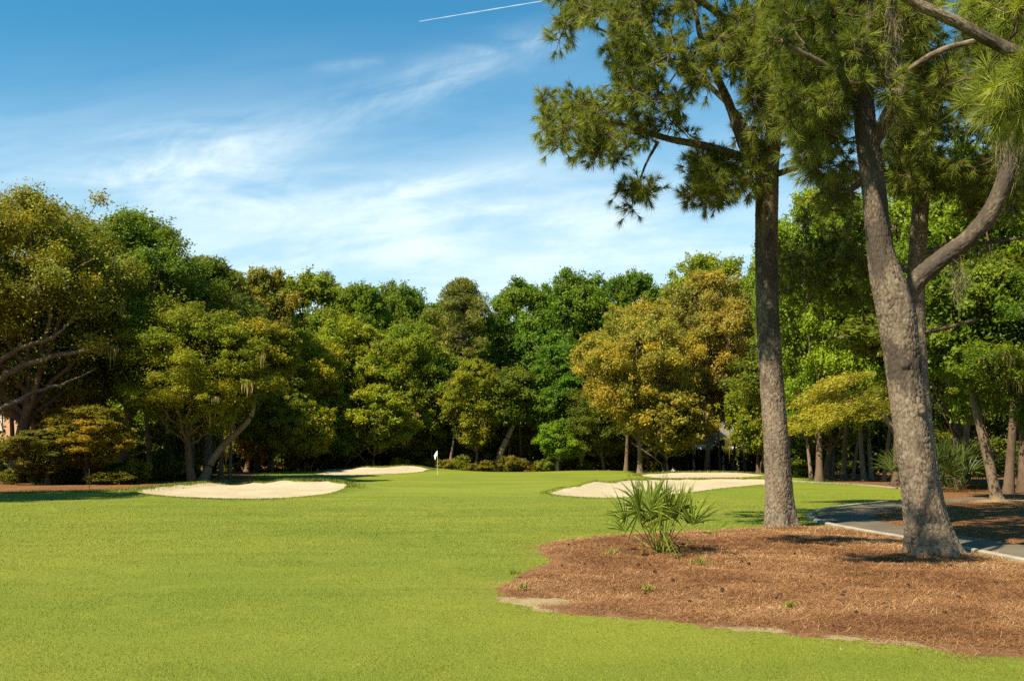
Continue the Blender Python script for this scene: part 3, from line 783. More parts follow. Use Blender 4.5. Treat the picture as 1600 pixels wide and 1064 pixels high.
def near_pine(label, trunk, limbs, pads, colr, seed, per=60, tufts=(6, 10), L=.2, w=.0042, moss=None, flare=.1, knot=(), darken=(), pad_r=.38, mossc=(.15, .145, .085), sides=128, cones=0):
    """trunk/limbs: lists of (px, row, depth, radius); pads: world points the foliage grows round"""
    rng = RS(seed)
    tp = np.array([P3(a, b, c) for a, b, c, _ in trunk]); tr = [t[3] for t in trunk]
    root = empty('pine_tree', tp[0], label, 'tree')
    o0 = tp[0]
    V, Fq, cr, pl = bark_tube(tp - o0, tr, sides, .02, seed, flare)
    if len(knot): V = knots(V, np.array([P3(*k) for k in knot]) - o0)
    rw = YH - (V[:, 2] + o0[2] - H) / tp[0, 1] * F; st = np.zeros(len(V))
    for r0, r1, am in darken: st = np.maximum(st, am * sstep(r0 - 30, r0 + 30, rw) * (1 - sstep(r1 - 40, r1 + 40, rw)))  # darker bark over the given row ranges, faded at both ends
    link('trunk', mesh_np('trunk', V, Fq, M_PINE, True, {'crack': cr, 'plate': pl, 'darken': st}), root)
    nodes = [(p, None) for p in smooth_open(tp, .4)[8:]]
    lens = []
    for lb in limbs:
        lp = np.array([P3(a, b, c) for a, b, c, _ in lb]); lr = [q[3] for q in lb]
        big = lr[0] > .07
        V, Fq, cr, pl = bark_tube(lp - o0, lr, 48 if big else 20, .03 if big else .06, seed + 3, 0, (.042, .085), .008 if big else .004)
        link('limb', mesh_np('limb', V, Fq, M_PINE, True, {'crack': cr, 'plate': pl, 'darken': np.full(len(V), .38)}), root)  # limb bark darkened along its whole length
        nodes += [(p, None) for p in smooth_open(lp, .3)[2:]]
    NP = [n[0] for n in nodes]; parent = [-1] * len(NP)
    base_n = len(NP); pads = np.array(pads)
    done = np.zeros(len(pads), bool)
    dist = np.min(np.linalg.norm(pads[:, None] - np.array(NP)[None], axis=2), 1); near = np.argmin(np.linalg.norm(pads[:, None] - np.array(NP)[None], axis=2), 1)
    for _ in range(len(pads)):
        i = np.argmin(np.where(done, 1e9, dist)); done[i] = True
        a, b = NP[near[i]], pads[i]
        k = max(1, int(np.linalg.norm(b - a) / .5)); last = near[i]
        for q in range(1, k + 1):
            pt = a + (b - a) * q / k + (rng.normal(size=3) * .07 - [0, 0, .10 * math.sin(math.pi * q / k)]) * (q < k)
            NP.append(pt); parent.append(last); last = len(NP) - 1
        for ni in range(len(NP) - k, len(NP)):
            dn = np.linalg.norm(pads - NP[ni], axis=1); m = (dn * 1.05 < dist) & ~done
            dist[m] = dn[m]; near[m] = ni
    cnt = np.zeros(len(NP))
    for i in range(len(NP) - 1, base_n - 1, -1):
        cnt[i] = max(cnt[i], 1)
        if parent[i] >= base_n: cnt[parent[i]] += cnt[i] * .9
    acc = Acc(); TP, TD = [], []
    rad = lambda i: .006 + .0052 * math.sqrt(cnt[i])
    for i in range(base_n, len(NP)):
        p = parent[i]; a, b = NP[p], NP[i]
        ra = rad(p) if p >= base_n else rad(i) * 1.3
        mid = (a + b) / 2 + rng.normal(size=3) * .02
        acc.add(*tube(np.array([a, mid, b]) - o0, [ra, (ra + rad(i)) / 2, rad(i)], 5))
    for p in pads:
        g = unit((p - tp[-1] * [1, 1, .9])[None])[0]
        for _ in range(rng.randint(*tufts)):
            d = unit((sph(rng, 1)[0] * .9 + g * .35 + [0, 0, .38])[None])[0]
            e = p + d * rng.uniform(.3, 1.) * pad_r
            acc.add(*tube(np.array([p, (p + e) / 2 - [0, 0, .03], e]) - o0, [.008, .006, .005], 3))
            TP.append(e); TD.append(d)
    link('twigs', acc.mesh('twigs', M_LIMB, True), root)['kind'] = 'stuff'
    V, Fq, tint = tuft_needles(np.array(TP), np.array(TD), rng, L, per, w)
    c = link('crown', mesh_np('crown', V - o0, Fq, M_NEEDLE, False, {'tint': tint}), root); c.color = (*colr, 1)
    if moss:
        pts = np.array([P3(*m[:3]) for m in moss]) - o0
        c = link('spanish_moss', moss_mesh('spanish_moss', pts, rng, 46, (.3, .9), .005, .07), root); c.color = (*mossc, 1); c['kind'] = 'stuff'
    return root, o0

def pads_in(poly, n, d0, dd, rng, holes=(), thin=.0, lean=None):
    q = in_poly_px(poly, n, rng)
    keep = vnoise(q[:, 0] / 55 + 3, q[:, 1] / 45) > thin
    for hx, hy, hr in holes: keep &= np.hypot(q[:, 0] - hx, q[:, 1] - hy) > hr
    q = q[keep]
    ln = (lambda a: 0) if lean is None else (lambda a: -lean * min(1, max(0, (1200 - a) / 330)))
    return [P3(a, b, d0 + ln(a) + rng.uniform(-dd, dd)) for a, b in q]

PINE_G = (.138, .172, .026)
def shade_pads(c, rr, n, seed):  # unseen foliage pads, added to cast shade on the straw bed
    rg = RS(seed); return [np.array(c) + p * rr for p in sph(rg, n) * rg.rand(n, 1) ** .4]
def Q3(x, y, z, rad): return (800 + F * x / y, YH - (z - H) / y * F, y, rad)
r = RS(3)
g1 = GR(1222, 824); d1 = g1[1]
pads1 = pads_in([(880, -60), (872, 20), (872, 80), (845, 145), (842, 185), (862, 235), (900, 255), (960, 262), (1000, 215), (1085, 215), (1180, 215), (1250, 240), (1300, 190), (1320, 80), (1320, -60)], 520, d1, 2.3, r, [(1150, 178, 26), (925, 92, 12), (1040, 250, 22), (1052, 132, 12)], .27, .7)
pads1 += pads_in([(965, 292), (1020, 285), (1015, 318), (985, 325), (965, 310)], 9, d1 - .9, .25, r)
pads1 += pads_in([(1080, 250), (1190, 225), (1185, 290), (1120, 318), (1070, 312), (1065, 285)], 55, d1 - .3, 1.3, r, (), 0, .4)
pads1 += pads_in([(860, -420), (1000, -560), (1250, -600), (1420, -420), (1400, -60), (880, -60)], 170, d1, 2.8, r, (), .3)
near_pine('pine with straight grey trunk at the lawn corner, its crown reaching furthest left',
  [(1222, 828, d1, .30), (1219, 800, d1, .275), (1213, 700, d1, .25), (1206, 600, d1, .235), (1200, 500, d1, .228), (1198, 400, d1, .222), (1199, 300, d1, .222), (1205, 235, d1, .18), (1222, 120, d1, .15), (1230, -40, d1, .125), (1226, -220, d1, .1), (1220, -480, d1, .05)],
  [[(1200, 280, d1, .13), (1165, 235, d1 - .2, .10), (1140, 165, d1 - .4, .085), (1120, 120, d1 - .4, .07), (1095, 60, d1 - .6, .05), (1080, -30, d1 - .6, .03)],
   [(1196, 262, d1, .10), (1150, 243, d1 - .6, .085), (1100, 228, d1 - .8, .07), (1040, 216, d1 - .9, .055), (960, 190, d1 - 1., .04), (880, 170, d1 - .9, .02)],
   [(1165, 235, d1, .07), (1160, 190, d1 + .5, .06), (1090, 120, d1 + .9, .05), (1000, 70, d1 + 1.2, .04), (920, 40, d1 + 1.2, .02)],
   [(1028, 222, d1 - .9, .03), (1010, 255, d1 - .9, .022), (995, 295, d1 - .9, .015)],
   [(1205, 275, d1, .07), (1245, 262, d1 - .4, .055), (1290, 250, d1 - .6, .03)],
   [(1222, 110, d1, .09), (1270, 60, d1 - .5, .06), (1310, 0, d1 - .7, .04)],
   [(1224, 100, d1, .08), (1120, 20, d1 - 1.4, .06), (1000, -60, d1 - 1.8, .03)]],
  pads1, PINE_G, 31, 62, (8, 13), .205, .0046, flare=.13, darken=[(335, 590, .4)], knot=[(1203, 345, d1 - .22), (1201, 480, d1 - .22)])

g2 = GR(1457, 871); d2 = g2[1]
pads2 = pads_in([(1190, -80), (1620, -80), (1620, 60), (1560, 150), (1500, 190), (1430, 160), (1400, 200), (1330, 130), (1290, 230), (1235, 215), (1200, 120)], 300, d2 + .7, 1.5, r, [(1420, 215, 26), (1225, 85, 16), (1470, 95, 14), (1255, 200, 14)], .25)
pads2 += pads_in([(1240, 150), (1330, 150), (1330, 250), (1300, 330), (1270, 300), (1240, 230)], 40, d2 + 1, .9, r, (), .2)
pads2 += pads_in([(1200, -560), (1620, -560), (1720, -80), (1160, -80)], 130, d2 + 1.3, 1.3, r, (), .3)
near_pine('big leaning pine with forked trunk standing on the straw bed beside the cart path',
  [(1459, 874, d2, 0.324), (1455, 850, d2, 0.293), (1441, 780, d2, 0.267), (1429, 700, d2, 0.254), (1418, 620, d2, 0.249), (1408, 540, d2, 0.254), (1399, 480, d2, 0.271), (1384, 430, d2, 0.228), (1374, 380, d2, 0.179), (1366, 300, d2, 0.166), (1357, 230, d2, 0.158), (1350, 170, d2, 0.144), (1346, 90, d2, 0.123), (1352, 0, d2, 0.105), (1350, -200, d2, 0.088), (1345, -420, d2, 0.044)],
  [[(1408, 482, d2, 0.147), (1432, 440, d2 - .1, 0.139), (1470, 405, d2 - .2, 0.129), (1510, 375, d2 - .3, 0.121), (1545, 335, d2 - .4, 0.118), (1568, 285, d2 - .5, 0.110), (1583, 220, d2 - .5, 0.096), (1592, 150, d2 - .6, 0.081), (1605, 40, d2 - .6, 0.066), (1610, -100, d2 - .6, 0.044)],
   [(1358, 235, d2, 0.105), (1385, 185, d2 - .2, 0.096), (1405, 140, d2 - .3, 0.088), (1398, 80, d2 - .3, 0.088), (1392, 20, d2 - .3, 0.079), (1400, -80, d2 - .4, 0.052)],
   [(1350, 150, d2, 0.061), (1300, 110, d2 - .5, 0.048), (1230, 70, d2 - .8, 0.026)],
   [(1405, 120, d2 - .3, 0.052), (1470, 80, d2 - .8, 0.044), (1540, 60, d2 - 1, 0.026)],
   [(1352, 10, d2, .10), Q3(4.0, 14.0, 8.9, .085), Q3(2.2, 13.0, 8.7, .06), Q3(.6, 12.7, 8.4, .03)],  # this limb and the next: out of view, added to carry the shading pads
   [Q3(4.0, 14.0, 8.9, .06), Q3(2.6, 11.4, 8.6, .045), Q3(1.0, 10.2, 8.4, .02)],
   [(1362, 270, d2, 0.052), (1320, 300, d2 + .6, 0.039), (1280, 280, d2 + 1, 0.018)]],
  pads2 + shade_pads((.8, 12.8, 8.4), (1.45, .75, .5), 34, 1) + shade_pads((.9, 10.1, 8.4), (1.4, .45, .45), 26, 2), (.125, .16, .024), 47, 62, (8, 13), .21, .0038, flare=.19, darken=[(545, 600, .45), (60, 430, .55)], knot=[(1388, 472, d2 - .28), (1415, 568, d2 - .28), (1440, 640, d2 - .27)],
  moss=[(1388 + i % 4 * 4, 20 + i * 8, d2 - .35) for i in range(9)] + [(1562 + i * 5, 215 + i * 14, d2 - .5) for i in range(4)] + [(1592, 185 + i * 14, d2 - .6) for i in range(4)] + [(1500, 432, d2 - .45), (1497, 420, d2 - .4), (1376 + 10, 195, d2 - .3), (1400, 168, d2 - .35)])

d3 = 22.0
pads_r = pads_in([(1380, -40), (1640, -40), (1640, 330), (1540, 330), (1460, 260), (1400, 240)], 230, 20.2, 1.6, r, [(1500, 235, 14)], .18)
pads3 = pads_in([(1380, 190), (1600, 200), (1620, 330), (1520, 340), (1440, 290), (1390, 300)], 240, d3, 2.2, r, [(1490, 238, 22), (1530, 232, 14)], .3)
pads3 += pads_in([(1215, 395), (1330, 380), (1400, 420), (1420, 500), (1330, 480), (1260, 470), (1215, 440)], 120, d3 + 1.5, 1.6, r, (), .25)
pads3 += pads_in([(1220, 300), (1330, 270), (1340, 400), (1260, 390)], 30, d3 + 2.5, 1.2, r, (), .3)
pads3 += pads_in([(1240, -400), (1640, -400), (1640, 190), (1240, 190)], 520, d3, 2.5, r, (), .35)
near_pine('slimmer grey pine standing half hidden behind the forked pine trunk',
  [(1462, 812, d3, .23), (1455, 760, d3, .205), (1440, 640, d3, .195), (1432, 520, d3, .19), (1432, 420, d3, .18), (1438, 330, d3, .17), (1443, 240, d3, .155), (1440, 100, d3, .15), (1430, -100, d3, .12), (1430, -350, d3, .05)],
  [[(1436, 430, d3, .09), (1390, 412, d3 + .8, .07), (1320, 408, d3 + 1.3, .055), (1250, 415, d3 + 1.6, .03)],
   [(1440, 290, d3, .08), (1500, 265, d3 - .4, .06), (1590, 250, d3 - .8, .03)],
   [(1440, 395, d3, .07), (1500, 385, d3 + .5, .05), (1600, 372, d3 + .6, .03)],
   [(1441, 520, d3, .05), (1480, 512, d3 - .4, .04), (1530, 498, d3 - .6, .02)]],
  pads3 + pads_r, (.12, .155, .022), 53, 44, (7, 11), .21, .006, flare=.08, sides=64,
  moss=[(1488 + i, 380 + 4 * i, d3 - .6) for i in range(5)] + [(1520 + 9 * i, 384, d3 + .4) for i in range(5)])

d4 = 9.6
pads4 = pads_in([(1500, 125), (1560, 90), (1640, 60), (1700, 150), (1640, 190), (1540, 180), (1500, 160)], 30, d4, .5, r)
pads4 += pads_in([(1420, -60), (1620, -60), (1700, 60), (1560, 40)], 26, d4 + .5, .6, r)
pads4 += pads_in([(1640, -900), (2100, -900), (2100, 0), (1700, 100)], 60, d4, 2.0, r)
gx = G(1815, d4)
near_pine('dark pine bough with long bright needles reaching in at upper right',
  [(1815, 700 + F * (H - gx[2]) / d4 + 3, d4, .26), (1808, 700, d4, .22), (1800, 300, d4, .2), (1796, 0, d4, .18), (1790, -500, d4, .12), (1785, -900, d4, .06)],
  [[(1798, 190, d4, .075), (1700, 130, d4, .066), (1572, 76, d4, .055), (1500, 38, d4, .046), (1440, 10, d4, .042), (1400, -14, d4, .036), (1350, -60, d4, .02)],
   [(1650, 110, d4, .03), (1600, 138, d4 - .2, .022), (1540, 150, d4 - .3, .012)]],
  pads4, (.18, .225, .03), 61, 70, (5, 8), .25, .0032, flare=.08, sides=48, pad_r=.28)

# ------------------------------------------------------------------ palmetto
def frond_mesh(base, head, fan_dir, rng, n=18, L=.5, spread=1.9, w=.014, droop=.1):
    acc = Acc()
    mid = (base + head) / 2 + [0, 0, .06]
    b = bez(base, mid, head, 7); acc.add(*tube(b, np.linspace(.009, .005, 7), 5), a=np.full(35, .75))
    d0 = unit(fan_dir[None])[0]; side = unit(np.cross(d0, [0, 0, 1.])[None] + rng.normal(size=3) * .25)[0]; nrm = np.cross(side, d0)
    for i in range(n):
        u = (i / (n - 1) - .5) * 2; an = u * spread / 2 * 1.15 + rng.normal() * .09
        d = d0 * math.cos(an) + side * math.sin(an) + nrm * (.18 * abs(u) + rng.normal() * .14)
        d = d / np.linalg.norm(d); ln = L * (1 - .30 * abs(u) ** 1.5) * rng.uniform(.85, 1.1)
        t = np.linspace(0, 1, 6)[:, None]
        c = head + d * ln * t - np.array([0, 0, 1.]) * droop * ln * t ** 2.6 * rng.uniform(.3, 1.5)
        s = unit(np.cross(d, nrm)[None])[0]; ww = (w * np.array([.5, .95, 1, .8, .45, .03]))[:, None]
        fold = nrm * .45
        V = np.concatenate([c - s * ww + fold * ww, c, c + s * ww + fold * ww]); k = np.arange(5)[:, None]
        acc.add(V, np.vstack([k + [0, 6, 7, 1], k + [6, 12, 13, 7]]), a=np.full(18, rng.uniform(.1, .9)))
    return acc
def palm_plant(name, label, base, scale, nf, seed, colr, dead=4, cat='plant', group=None, L=.5, height=.55, mat=None):
    rng = RS(seed); root = empty(name, base, label, cat, group)
    for i in range(nf):
        th = i * 2.399 + rng.normal() * .25; e = .38 + 1.12 * ((i + .5) / nf) ** .65
        dr = np.array([math.cos(th) * math.cos(e), math.sin(th) * math.cos(e), math.sin(e)])
        p0 = np.array([math.cos(th), math.sin(th), 0]) * .05 + rng.normal(size=3) * [.05, .05, 0]
        hd = p0 + dr * rng.uniform(.75, 1.1) * height * (1.05 - .18 * math.sin(e))
        hd[2] = max(hd[2], .2)
        me = frond_mesh(p0 * scale, hd * scale, unit((dr + [0, 0, .25 + .3 * rng.rand()])[None])[0], rng, 11 + rng.randint(6), L * scale * rng.uniform(.75, 1.15), rng.uniform(1.5, 2.7), .015 * scale, .25).mesh('frond', M_FROND, False, 'tint')
        o = link('frond', me, root); o.color = (*colr, 1)
    for i in range(dead):
        th = rng.uniform(0, 6.28); dr = np.array([math.cos(th), math.sin(th), .05])
        hd = dr * rng.uniform(.3, .45) + [0, 0, .12]
        me = frond_mesh(dr * .03, hd * scale, unit((dr - [0, 0, .35])[None])[0], rng, 9, L * .6 * scale, 1.2, .008 * scale, .3).mesh('frond', M_FROND, False, 'tint')
        o = link('frond', me, root); o.color = (.12, .07, .03, 1); tag(o, 'withered brown frond')
    return root
gp = GR(1034, 866)
palm_plant('palmetto', 'spiky green palmetto growing on the straw bed before the bunker', (gp[0], gp[1], float(tz(gp[:1], gp[1:])[0]) + .0), 1., 28, 8, (.135, .185, .028), 9, L=.72, height=.80)

# ------------------------------------------------------------------ tree kinds
broadleaf('oak_near_a', 1, 17, 18, .20, 27, 260000, .078, moss=60, trunk_r=.42, openness=.22, lobe_r=(.20, .36))
broadleaf('oak_near_b', 2, 13, 17, .22, 24, 210000, .078, moss=50, trunk_r=.3, openness=.22, lobe_r=(.20, .36))
broadleaf('oak_far_a', 3, 15, 21, .15, 26, 135000, .150, moss=10, openness=.22, lobe_r=(.18, .36))
broadleaf('oak_far_b', 4, 13, 20, .17, 22, 112000, .150, openness=.22, lobe_r=(.18, .38))
broadleaf('oak_far_c', 5, 16, 19, .12, 28, 140000, .145, moss=8, openness=.22, lobe_r=(.18, .34))
broadleaf('copper_oak', 6, 17, 19, .18, 34, 200000, .120, moss=6, bark=M_PALE, openness=.22, lobe_r=(.17, .32))
broadleaf('small_tree', 7, 7, 8, .16, 16, 66000, .105, stems=2, moss=14, openness=.25, lobe_r=(.2, .38))
broadleaf('bush', 9, 3.2, 2.2, .0, 7, 12000, .075, stems=3, trunk_r=.03)
broadleaf('bright_tree', 10, 11, 15, .12, 24, 150000, .088, openness=.2, lobe_r=(.18, .36))
far_pine('pine_a', 12, 9, 22, .52, 90, 260, .26)
far_pine('pine_b', 13, 8, 17, .35, 110, 300, .24)
far_pine('young_pine', 14, 5.5, 8, .48, 34, 420, .15)
def slender(key, seed, Ht, r, bark, lean):
    rng = RS(seed); acc = Acc()
    p = smooth_open(np.array([[0, 0, 0], [lean * .25 + rng.normal() * .1, .1, Ht * .33], [lean * .6 + rng.normal() * .2, .1, Ht * .66], [lean, 0, Ht]]), .5)
    u = np.linspace(0, 1, len(p)); acc.add(*tube(p, r * (1 - .55 * u + .5 * np.exp(-u * 16)), 9))
    C, Nn = [], []
    for i in range(9):
        a = p[int(len(p) * rng.uniform(.55, .99)) - 1]; th = rng.uniform(0, 6.28); e = a + np.array([math.cos(th), math.sin(th), rng.uniform(.1, .8)]) * rng.uniform(.8, 2.2)
        acc.add(*tube(bez(a, (a + e) / 2 + [0, 0, .2], e, 5), np.linspace(r * .35, r * .1, 5), 5))
        d = sph(rng, 500); C.append(e + d * (1.1 * rng.rand(500) ** .4)[:, None] * [1, 1, .6]); Nn.append(unit(d + [0, 0, .5] + rng.normal(size=(500, 3)) * .6))
    C = np.vstack(C); Nn = np.vstack(Nn); V, Fq = leaf_quads(C, Nn, .17 * rng.uniform(.6, 1.2, len(C)), .55, rng)
    KINDS[key] = dict(crown=mesh_np(key + '_crown', V, Fq, M_LEAF, False, {'tint': np.repeat(rng.rand(len(C)), 4), 'hue': np.repeat(rng.rand(len(C)), 4)}), trunk=acc.mesh(key + '_trunk', bark, True), moss=None, W=4.5, H=Ht + 1)
slender('slender_a', 20, 9, .13, M_OAK, .6)
slender('slender_b', 21, 10, .16, M_OAK, -.5)
slender('slender_c', 22, 8, .12, M_PALE, 1.8)

GRN, DGRN, YGRN, OLIVE = (.130, .150, .012), (.100, .130, .012), (.215, .195, .012), (.165, .150, .015)
BROWN, COPPER, GOLD, BRIGHT = (.185, .145, .022), (.225, .165, .036), (.255, .200, .038), (.150, .190, .014)

# left group
LO = place('oak_near_a', 20, 282, 56, 470, (.175, .155, .022), 'oak_tree', 'olive brown live oak at far left with wide bare limbs', rot=1.0)
place('oak_near_a', -335, 240, 33, 560, OLIVE, 'oak_tree', 'live oak outside the left edge with branches over the grass', rot=2.2)
place('oak_near_b', 190, 322, 62, 360, (.120, .145, .016), 'oak_tree', 'tall dull green live oak behind the olive brown oak', rot=.4)
place('pine_b', 325, 398, 68, 200, (.105, .135, .018), 'pine_tree', 'dark green pine behind the left bunker between oak and brown tree')
place('oak_near_b', 300, 475, 57, 290, (.165, .165, .014), 'oak_tree', 'yellowish oak leaning over the left bunker', rot=3.4)
place('oak_far_b', 402, 418, 92, 150, BROWN, 'oak_tree', 'thin brown tree rising between the dark pine and green oaks')
place('oak_far_b', 140, 630, 53, 150, (.200, .145, .018), 'moss_tree', 'small golden tree hung with moss at the left wood edge')
place('oak_far_b', 70, 668, 52, 150, (.125, .105, .014), 'moss_tree', 'low olive brown tree spreading in front of the golden mossy tree')
place('oak_far_c', 255, 420, 80, 280, DGRN, 'oak_tree', 'dark oak deep behind the yellowish leaning oak')
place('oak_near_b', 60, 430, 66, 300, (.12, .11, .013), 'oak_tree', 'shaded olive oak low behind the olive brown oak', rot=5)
# centre
C_ = [('oak_far_a', 500, 424, 118, 220, GRN, 'tall green oak left of the back bunker, its top in open sky'),
 ('oak_far_b', 560, 440, 112, 140, (.135, .16, .012), 'green oak with small round top left of the sky notch'),
 ('oak_far_c', 632, 440, 118, 170, DGRN, 'dark green oak right of the sky notch'),
 ('oak_far_b', 690, 470, 122, 170, GRN, 'green oak directly behind the flagstick'),
 ('oak_far_a', 810, 436, 116, 190, (.095, .135, .012), 'tall green oak right of the round topped pine'),
 ('oak_far_c', 905, 424, 112, 210, (.085, .13, .012), 'wide deep green oak behind the copper oak'),
 ('oak_far_b', 985, 422, 116, 150, DGRN, 'deep green oak rising over the copper crown on its left'),
 ('oak_far_c', 465, 508, 97, 180, YGRN, 'yellow green tree left of the back bunker with a broad lit crown'),
 ('oak_far_a', 560, 500, 105, 190, (.165, .175, .012), 'bushy yellow green oak directly behind the back bunker'),
 ('oak_far_c', 640, 500, 104, 180, (.150, .165, .012), 'green oak with low hanging foliage behind the back bunker top'),
 ('oak_far_b', 742, 560, 100, 105, (.185, .175, .014), 'golden green tree hung with moss right of the flagstick'),
 ('oak_far_b', 872, 535, 100, 130, (.085, .135, .013), 'deep green tree with low leafy boughs before the copper oak'),
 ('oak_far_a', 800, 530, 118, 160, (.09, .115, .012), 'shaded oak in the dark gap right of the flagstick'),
 ('oak_far_b', 385, 520, 100, 170, (.15, .15, .012), 'olive green oak behind the left bunker right end'),
 ('oak_far_c', 425, 590, 88, 120, (.17, .155, .012), 'low olive tree at the wood edge right of the leaning trunk'),
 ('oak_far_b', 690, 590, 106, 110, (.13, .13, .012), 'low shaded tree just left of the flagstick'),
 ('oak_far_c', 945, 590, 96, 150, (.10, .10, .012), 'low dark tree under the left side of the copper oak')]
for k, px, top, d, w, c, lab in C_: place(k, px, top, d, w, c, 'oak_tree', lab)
place('pine_a', 722, 428, 110, 118, (.140, .155, .026), 'pine_tree', 'round topped pine standing above the flagstick against the sky')
place('small_tree', 478, 622, 90, 110, YGRN, 'young_tree', 'small yellow green tree at the wood edge left of the back bunker')
place('small_tree', 590, 596, 97, 150, (.180, .180, .013), 'young_tree', 'small bright tree leaning over the back bunker')
place('small_tree', 532, 640, 96, 90, (.13, .15, .013), 'young_tree', 'small green tree left of the back bunker top')
place('small_tree', 880, 650, 97, 95, (.13, .19, .014), 'young_tree', 'small bright green tree with low boughs at the green edge')
# right of centre
place('copper_oak', 1000, 470, 82, 220, GOLD, 'copper_oak', 'golden brown oak above the right bunker, lower left copper crown', rot=.3)
place('copper_oak', 1105, 422, 88, 235, COPPER, 'copper_oak', 'tall copper brown oak close left of the straight pine trunk', rot=2.5)
place('small_tree', 1052, 592, 80, 150, (.225, .165, .028), 'copper_oak', 'low orange leaved tree over the thin sand strip')
place('small_tree', 1180, 575, 76, 110, (.17, .17, .014), 'young_tree', 'low yellow green tree close behind the straight pine trunk')
place('bright_tree', 1110, 392, 112, 240, (.135, .165, .014), 'oak_tree', 'green oak topping the copper oaks left of the pine trunk')
place('bright_tree', 1200, 395, 95, 170, (.14, .17, .014), 'oak_tree', 'green oak half hidden behind the straight pine trunk')
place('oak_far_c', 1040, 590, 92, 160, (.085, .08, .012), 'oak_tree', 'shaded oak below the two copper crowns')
place('bright_tree', 1280, 285, 58, 250, BRIGHT, 'broadleaf_tree', 'bright green tree between the two pine trunks')
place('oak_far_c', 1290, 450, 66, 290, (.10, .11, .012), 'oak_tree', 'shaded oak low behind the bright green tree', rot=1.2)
place('oak_near_b', 1500, 300, 46, 300, (.125, .155, .013), 'broadleaf_tree', 'green tree right of the forked pine behind the palms', rot=2)
place('bright_tree', 1600, 150, 42, 360, (.11, .15, .013), 'broadleaf_tree', 'dark leafy tree at the right edge of the wood', rot=.7)
place('bright_tree', 1430, 240, 54, 300, (.14, .175, .014), 'broadleaf_tree', 'mid green tree seen through the fork of the leaning pine', rot=4)
place('oak_near_b', 1655, 400, 33, 360, (.10, .13, .012), 'broadleaf_tree', 'shady tree overhanging the straw floor beyond the right edge', rot=5)
# wide bare limbs of the far left oak
o0 = np.array(LO.location); inv = np.array([[math.cos(1.0), math.sin(1.0), 0], [-math.sin(1.0), math.cos(1.0), 0], [0, 0, 1]])
for lb in ([(-60, 640, 54, .24), (10, 585, 53.5, .20), (70, 560, 53, .15), (130, 548, 53, .10), (175, 542, 53, .03)],
           [(-40, 600, 54, .18), (20, 550, 53, .14), (75, 530, 52.5, .09), (108, 505, 52.5, .06), (125, 475, 52.5, .02)],
           [(-40, 470, 53, .15), (20, 445, 52.5, .11), (60, 425, 52, .08), (75, 395, 52, .05), (72, 360, 52, .02)],
           [(60, 425, 52, .06), (100, 428, 52, .04), (145, 405, 52, .02)], [(-20, 650, 52, .16), (60, 610, 53, .11), (100, 600, 53, .07), (150, 575, 53, .02)]):
    p = smooth_open(np.array([np.append(P3(*q[:3]), q[3]) for q in lb]), .25); q = ((p[:, :3] - o0) @ inv.T) / np.array(LO.scale); q[1:-1] += RS(3).normal(size=(len(q) - 2, 3)) * .03
    V, Fq = tube(q, p[:, 3] / LO.scale[0], 10); link('limb', mesh_np('limb', V, Fq, M_LIMB, True), LO)

# the leaning trunk right of the path, and the leaning oak at left
def lone(name, label, pts, colr, crown_kind, cw, ch, bark, group=None, cz=-.25, sides=14, tilt=0.):
    p = np.array([P3(*q[:3]) for q in pts]); rr = [q[3] for q in pts]
    o = empty(name, p[0], label, 'tree', group)
    s = smooth_open(np.column_stack([p - p[0], rr]), .15)
    u = np.linspace(0, 1, len(s)); rad = s[:, 3] * (1 + .5 * np.exp(-u * 18))
    V, Fq = tube(s[:, :3], rad * (1 + .08 * (vnoise(u * 30, u * 0 + pts[0][0]) - .5)), sides)
    V = V + RS(2).normal(size=V.shape) * rad.mean() * .03
    link('trunk', mesh_np('trunk', V, Fq, bark, True), o)
    K = KINDS[crown_kind]; c = link('crown', K['crown'], o); c.color = (*colr, 1)
    c.location = p[-1] - p[0] + np.array([0, 0, cz * ch]); c.scale = (cw / K['W'], cw / K['W'], ch / K['H']); c.rotation_euler = (0, tilt, 0); c.location.x -= math.sin(tilt) * .74 * ch
    return o
gl = GR(1556, 781)
lone('broadleaf_tree', 'leaning tree with sunlit tan trunk on the straw floor right of the path', [(1558, 783, gl[1], .19), (1548, 735, gl[1], .17), (1538, 690, gl[1], .165), (1526, 640, gl[1], .15), (1516, 590, gl[1], .13)], (0.105, 0.132, 0.011), 'small_tree', 4.6, 5.5, M_PALE)
lone('pine_tree', 'small golden pine bough leaning out left of the forked trunk', [(1446, 776, 31, .10), (1420, 720, 31, .09), (1395, 670, 31, .085), (1365, 638, 31, .07), (1316, 622, 31, .04)], (.235, .225, .022), 'young_pine', 3.6, 2.6, M_PALE, cz=-.70, tilt=-.33)
lone('leaning_oak', 'oak with pale trunk leaning hard right behind the left bunker', [(318, 752, 58, .26), (330, 722, 58, .22), (350, 695, 58, .20), (374, 672, 58, .18), (392, 650, 58, .15), (400, 615, 58, .09)], (0.158, 0.132, 0.011), 'small_tree', 6, 6, M_PALE)
lone('leaning_oak', 'mossy trunk leaning right at the edge of the green', [(772, 742, 100, .38), (780, 715, 100, .34), (790, 690, 100, .3), (803, 664, 100, .2)], (0.088, 0.105, 0.011), 'small_tree', 7, 8, M_PALE)

